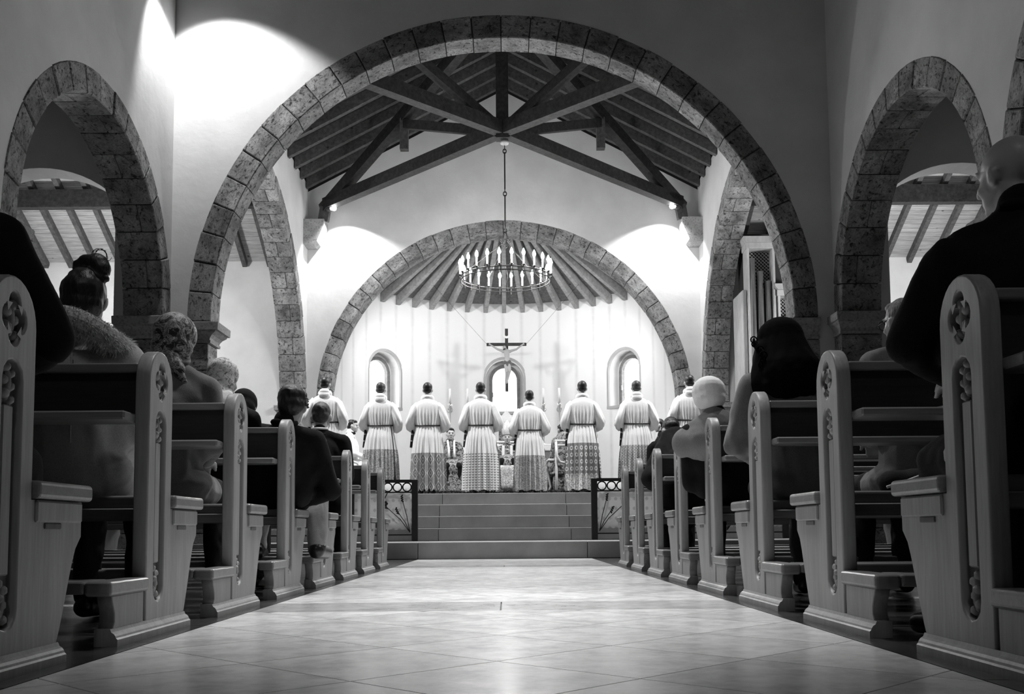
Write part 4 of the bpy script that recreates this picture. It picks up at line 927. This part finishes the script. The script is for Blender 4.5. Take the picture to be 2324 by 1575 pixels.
# chairs ---------------------------------------------------------
def chair(loc, rz, label):
    e = tag(empty('armchair', loc, rz), label, 'chair', 'carved chairs of the clergy')
    MB().cbox(-.26, -.22, .40, .26, .24, .46, .02).build('seat', 'damask', e)
    for s_ in (-1, 1):
        MB().tube([(s_*.30, .26, 0), (s_*.22, .24, .2), (s_*.27, .22, .42), (s_*.33, .18, .62), (s_*.31, .05, .68), (s_*.28, -.2, .66)], .024, 8).build('arm', 'pale_wood', e, True)
        MB().tube([(s_*.27, -.26, 0), (s_*.25, -.22, .4), (s_*.27, -.27, 1.0)], .024, 8).build('leg', 'pale_wood', e, True)
    for z in (1.0, .92): MB().tube([(-.29, -.27, z), (.29, -.27, z)], .022, 8).build('back_rail', 'pale_wood', e, True)
    MB().tube([(-.27, -.27, .95), (-.26, -.27, .72), (-.2, -.27, .62), (0, -.27, .58), (.2, -.27, .62), (.26, -.27, .72), (.27, -.27, .95)], .026, 8).build('curved_rail', 'pale_wood', e, True)
    return e
chair((-1.01, 18.62, .974), pi+.15, 'pale curved armchair under the left damask cleric')
chair((.05, 18.72, 1.06), pi, 'pale curved armchair under the bishop')
chair((1.12, 18.15, .974), .25, 'pale curved armchair with its back to the camera on the right')
chair((-2.82, 18.2, .974), -pi/2, 'pale armchair under the server seated in profile'); chair((2.92, 18.4, .974), pi/2, 'pale armchair under the server seated in black')
def f_carpet(nt, b):
    g = N(nt); v = g.coord(rnd=False); n = g.noise(v, 22, 3, .6, 1); g.l(g.ramp(n, [(.45, .01), (.6, .08)]), b.inputs['Base Color'])
mat('carpet', .02, .95, .1, f_carpet)
e = tag(empty('carpeted_dais', (0, 16.95, .974)), 'low dais covered with dark patterned carpet behind the servers', 'dais')
MB().cbox(-1.75, 0, 0, 1.75, 4.4, .085, .01).build('carpet', 'carpet', e)
# altar, candlesticks, crucifix ---------------------------------------
al = tag(empty('altar', (.04, 23.9, .96)), 'white draped altar with a tented white tabernacle behind the bishop', 'altar')
MB().cbox(-1.3, -.5, 0, 1.3, .5, .42, .01).build('altar_step', 'block', al)
MB().cbox(-1.05, -.32, .42, 1.05, .38, 1.36, .01).build('altar_table', 'block', al)
MB().cbox(-1.12, -.38, 1.30, 1.12, .42, 1.46, .015).build('altar_cloth', 'white_cloth', al)
MB().cbox(-.19, .0, 1.46, .19, .36, 2.05, .01).build('tabernacle', 'damask', al)
b = MB().lathe([(.30, 1.98), (.285, 2.06), (.16, 2.2), (.03, 2.32), (.01, 2.36)], 4); b.v = [((x-y)*.7071, (x+y)*.7071+.18, z) for x, y, z in b.v]; b.build('canopy', 'white_cloth', al)
mat('silver', .55, .3, .5, metal=.7)
stick = [('base', MB().lathe([(.10, 0), (.10, .03), (.05, .07), (.03, .12)], 12).mesh('base', 'silver', True)), ('stem', MB().lathe([(.018, .12), (.03, .3), (.016, .5), (.02, .8), (.045, .98), (.06, 1.04), (.02, 1.06)], 12).mesh('stem', 'silver', True)), ('taper', MB().lathe([(.028, 1.06), (.026, 1.42)], 12).mesh('taper', 'candle', True))]
tor = MB().torus((0, 0, .90), .06, .014, 18, 6, 'y').mesh('ring_ornament', 'silver', True)
for i, x in enumerate((-1.33, -.9, .94, 1.33)):
    e = tag(empty('candlestick', (x, 24.1 if abs(x) < 1.1 else 24.1, 2.42)), ('outer left', 'inner left', 'inner right', 'outer right')[i]+' tall silver candlestick with white taper beside the crucifix', 'candlestick', 'altar candlesticks')
    if abs(x) > 1.1: MB().cbox(-.1, -.1, -1.46, .1, .1, 0, .01).build('pedestal', 'block', e)
    for n_, me in stick: inst(n_, me, e)
    inst('ring_ornament', tor, e)
cr = tag(empty('crucifix', (.058, 25.3, 0)), 'large dark wooden crucifix with carved figure hanging before the middle window', 'crucifix')
MB().cbox(-.04, -.03, 3.93, .04, .03, 5.56, .004).build('upright', 'beam', cr)
MB().cbox(-.515, -.032, 5.115, .51, .028, 5.19, .004).build('crossbeam', 'beam', cr)
b = MB()
for i in range(9):
    t = i/8; x = -.10+.2*t; z = 5.375-.02*sin(pi*t)*1.5+.012*cos(2*pi*t); b.v += [(x, -.045-.01*cos(2*pi*t), z-.03), (x, -.045-.01*cos(2*pi*t), z+.03), (x, -.038-.01*cos(2*pi*t), z+.03), (x, -.038-.01*cos(2*pi*t), z-.03)]
for i in range(8):
    for j in range(4): b.f.append((4*i+j, 4*i+(j+1) % 4, 4*i+4+(j+1) % 4, 4*i+4+j))
b.f += [(0, 1, 2, 3), (32, 33, 34, 35)]; b.build('title_scroll', 'white_cloth', cr)
Y_ = -.09
cp = [('e', (-.045, Y_-.02, 5.05), (.038, .045, .055), (0, -20, 0)), ('c', (-.03, Y_, 5.0), (-.005, Y_, 4.97), .026, .03), ('c', (0, Y_, 4.95), (.01, Y_, 4.80), .075, .066), ('c', (.01, Y_, 4.80), (.015, Y_, 4.66), .062, .066), ('c', (-.09, Y_, 4.955), (.09, Y_, 4.955), .04, .04),
      ('c', (-.10, Y_, 4.965), (-.24, Y_+.02, 5.02), .034, .027), ('c', (-.24, Y_+.02, 5.02), (-.42, -.05, 5.145), .026, .019), ('c', (.10, Y_, 4.965), (.25, Y_+.02, 5.01), .034, .027), ('c', (.25, Y_+.02, 5.01), (.425, -.05, 5.15), .026, .019),
      ('c', (-.02, Y_, 4.64), (-.01, Y_-.06, 4.42), .052, .040), ('c', (-.01, Y_-.06, 4.42), (.0, Y_+.01, 4.22), .036, .025), ('c', (.05, Y_, 4.64), (.075, Y_-.05, 4.44), .052, .040), ('c', (.075, Y_-.05, 4.44), (.015, Y_-.01, 4.21), .036, .025), ('c', (.0, Y_+.01, 4.22), (.0, Y_-.03, 4.13), .024, .02), ('c', (.015, Y_-.01, 4.21), (.01, Y_-.05, 4.14), .024, .02)]
for sg in (-1, 1): cp += [('c', (sg*.42, -.055, 5.148), (sg*(.455+.012*k*0), -.06+.006*k, 5.165-.012*k), .012, .008) for k in range(4)]+[('c', (sg*.42, -.055, 5.15), (sg*.435, -.07, 5.18), .011, .008)]
blob('figure', cp, 'skin', cr, .008, 1)
blob('loincloth', [('c', (-.03, Y_, 4.66), (.055, Y_, 4.67), .068, .068), ('e', (.01, Y_-.02, 4.60), (.05, .05, .06)), ('c', (.08, Y_-.02, 4.66), (.10, Y_-.02, 4.56), .03, .015)], 'grey_coat', cr, .008, 1)
blob('figure_hair', [('e', (-.05, Y_+.005, 5.07), (.044, .04, .05)), ('e', (-.06, Y_-.01, 5.01), (.035, .03, .035)), ('e', (-.045, Y_-.055, 5.012), (.022, .02, .022))], 'hair_brown', cr, .007, 1)
for sg in (-1, 1): MB().tube([(sg*.5, 0, 5.15), (sg*1.85, -.4, 6.62)], .003, 5).build('hanging_wire', 'iron', cr)
# ---------------------------------------------------------------- communion rails
def f_lacecloth(nt, b):
    g = N(nt); tc = g.n('ShaderNodeTexCoord'); v = tc.outputs['Object']; sp = g.n('ShaderNodeSeparateXYZ'); g.l(v, sp.inputs[0])
    fx = g.math('SUBTRACT', g.math('FRACT', g.math('ADD', g.math('MULTIPLY', sp.outputs[0], 11), 60), 0), .5); fz = g.math('SUBTRACT', g.math('FRACT', g.math('ADD', g.math('MULTIPLY', sp.outputs[2], 7), 9.3), 0), .5)
    d = g.math('ADD', g.math('MULTIPLY', fx, fx), g.math('MULTIPLY', g.math('MULTIPLY', fz, fz), 2.2)); g.l(g.ramp(d, [(.03, .6), (.1, .9)]), b.inputs['Base Color'])
    t = g.n('ShaderNodeBsdfTranslucent'); t.inputs[0].default_value = (.8, .8, .8, 1); mx = g.n('ShaderNodeMixShader'); mx.inputs[0].default_value = .25
    out = [n for n in nt.nodes if n.type == 'OUTPUT_MATERIAL'][0]; g.l(b.outputs[0], mx.inputs[1]); g.l(t.outputs[0], mx.inputs[2]); g.l(mx.outputs[0], out.inputs[0])
mat('lace_cloth', .75, .9, .1, f_lacecloth)
ear = MB()
for k in range(7): ear.ell((.008*(-1)**k, 0, .015*k), (.012, .01, .014), 8, 6)
ear_me = ear.mesh('wheat_ear', 'iron', True)
for sx, nm in ((-1, 'left'), (1, 'right')):
    e = tag(empty('communion_rail', (sx*1.31, 14.55, .222)), 'black wrought-iron communion rail with rings and wheat ears on the '+nm, 'rail')
    for i in range(4):
        x = sx*.93*i; MB().cbox(x-.045, -.03, 0, x+.045, .03, .90, .006).build('post', 'iron', e)
        if i == 3: break
        x0, x1 = (x+sx*.045), (x+sx*.93-sx*.045); lo, hi = min(x0, x1), max(x0, x1)
        MB().box(lo, -.025, .855, hi, .025, .90).build('top_bar', 'iron', e); MB().box(lo, -.015, .705, hi, .015, .725).build('ring_bar', 'iron', e); MB().box(lo, -.015, .085, hi, .015, .105).build('bottom_bar', 'iron', e)
        n = 6; tm = MB().torus((0, 0, 0), .062, .010, 20, 6, 'y')
        for k in range(n): tm.build('ring', 'iron', e, True, (lo+(hi-lo)*(k+.5)/n, 0, .79))
        for (ax, az, bx_, bz, rot) in ((.02, .13, .13, .60, 8), (.02, .13, .19, .42, 28), (.02, .13, .36, .50, 35)):
            MB().tube([(x+sx*(.05+ax), -.02, az), (x+sx*(.05+ax+(bx_-ax)*.4), -.025, az+(bz-az)*.5), (x+sx*(.05+bx_), -.02, bz)], .006, 6).build('wheat_stem', 'iron', e, True)
            inst('wheat_ear', ear_me, e, (x+sx*(.05+bx_), -.02, bz-.02), (0, sx*radians(rot*.8), 0))
        vx = x+sx*.40; MB().tube([(vx, -.02, .705), (vx+sx*.05, -.02, .6), (vx+sx*.04, -.02, .45), (vx+sx*.09, -.02, .32), (vx+sx*.2, -.02, .28)], .008, 6).build('vine', 'iron', e, True)
        for (lx, lz) in ((.03, .55), (.10, .31), (.17, .27)): b = MB(); [b.ell((vx+sx*lx+.022*cos(q*1.256), -.022, lz+.022*sin(q*1.256)), (.02, .006, .02), 8, 6) for q in range(5)]; b.build('vine_leaf', 'iron', e, True)
    cl = MB(); nx = 60
    for i in range(nx+1):
        t = i/nx; x = sx*(.05+2.75*t)
        for k, z in enumerate((.86, .6, .3, .165+.012*abs(sin(t*75)))): cl.v.append((x, .045+.012*sin(t*40+k*.3)*(k+1)/4, z))
    for i in range(nx):
        for k in range(3): q = i*4+k; cl.f.append((q, q+4, q+5, q+1))
    o = tag(cl.build('altar_cloth', 'lace_cloth', None, True, (sx*1.31, 14.55, .222)), 'white embroidered communion cloth hanging behind the '+nm+' iron rail', 'cloth')
    so = o.modifiers.new('solid', 'SOLIDIFY'); so.thickness = .004
# ---------------------------------------------------------------- organ in the right transept
mat('organ_case', .5, .5, .4, f_wood(.42, .55, (1, 1, .4))); mat('pipe', .5, .25, .5, metal=.85); mat('organ_dark', .03, .7, .3)
og = tag(empty('pipe_organ', (5.24, 20.2, 0)), 'pale organ case with metal pipes and lattice behind the right crossing arch', 'organ')
MB().cbox(-.02, .30, 0, 1.9, 1.0, 3.2, .01).build('case_body', 'organ_case', og)
def tower(x0, x1, z0, z1, pipes, zl):
    for x in (x0, x1-.05): MB().cbox(x, .0, z0, x+.05, .35, z1, .006).build('case_post', 'organ_case', og)
    MB().box(x0+.05, .28, z0, x1-.05, .33, z1).build('case_back', 'organ_dark', og)
    MB().cbox(x0-.02, -.03, z1-.12, x1+.02, .37, z1, .006).build('case_head', 'organ_case', og)
    c = MB().prism([(x0-.02, z1), (x1+.02, z1), (x1+.08, z1+.08), (x1+.08, z1+.12), (x0-.08, z1+.12), (x0-.08, z1+.08)], 'y', -.09, .43); c.build('cornice', 'organ_case', og)
    MB().cbox(x0, -.01, z0-.25, x1, .37, z0, .006).build('case_sill', 'organ_case', og)
    n = len(pipes); w_ = (x1-x0-.1)/n
    for i, h in enumerate(pipes):
        r = w_*.43; MB().lathe([(.01, z0), (r, z0+.35), (r, z0+.36), (r, h)], 14, (x0+.05+w_*(i+.5), .12, 0)).build('pipe', 'pipe', og, True)
    zt = z1-.13; b = MB(); st = .075; k = int((x1-x0+zt-zl)/st)+1
    for d_ in (1, -1):
        for i in range(-k, k):
            xa, xb = x0+.05, x1-.05
            c0 = i*st
            # z = zl + d*(x-xa) + c0
            pts = []
            for x in (xa, xb):
                z = zl+d_*(x-xa)+c0
                if zl <= z <= zt: pts.append((x, z))
            for z in (zl, zt):
                x = xa+(z-zl-c0)/d_
                if xa < x < xb: pts.append((x, z))
            if len(pts) >= 2 and hypot(pts[0][0]-pts[1][0], pts[0][1]-pts[1][1]) > .02: b.bar((pts[0][0], .24+.006*d_, pts[0][1]), (pts[1][0], .24+.006*d_, pts[1][1]), .008, .014, (0, 1, 0))
    b.build('lattice', 'organ_case', og)
tower(-.20, .38, 3.3, 6.28, [5.98, 5.70, 5.50], 5.25)
tower(.42, .96, 3.3, 5.28, [4.6, 4.8, 4.95], 4.55)
MB().box(-.15, .45, 3.2, 1.9, .98, 6.6).build('dark_backing', 'organ_dark', og)  # added dark block standing for the transept gloom behind the towers
MB().cbox(-.30, .05, 1.2, -.215, .9, 5.3, .006).build('side_panel', 'organ_case', og)
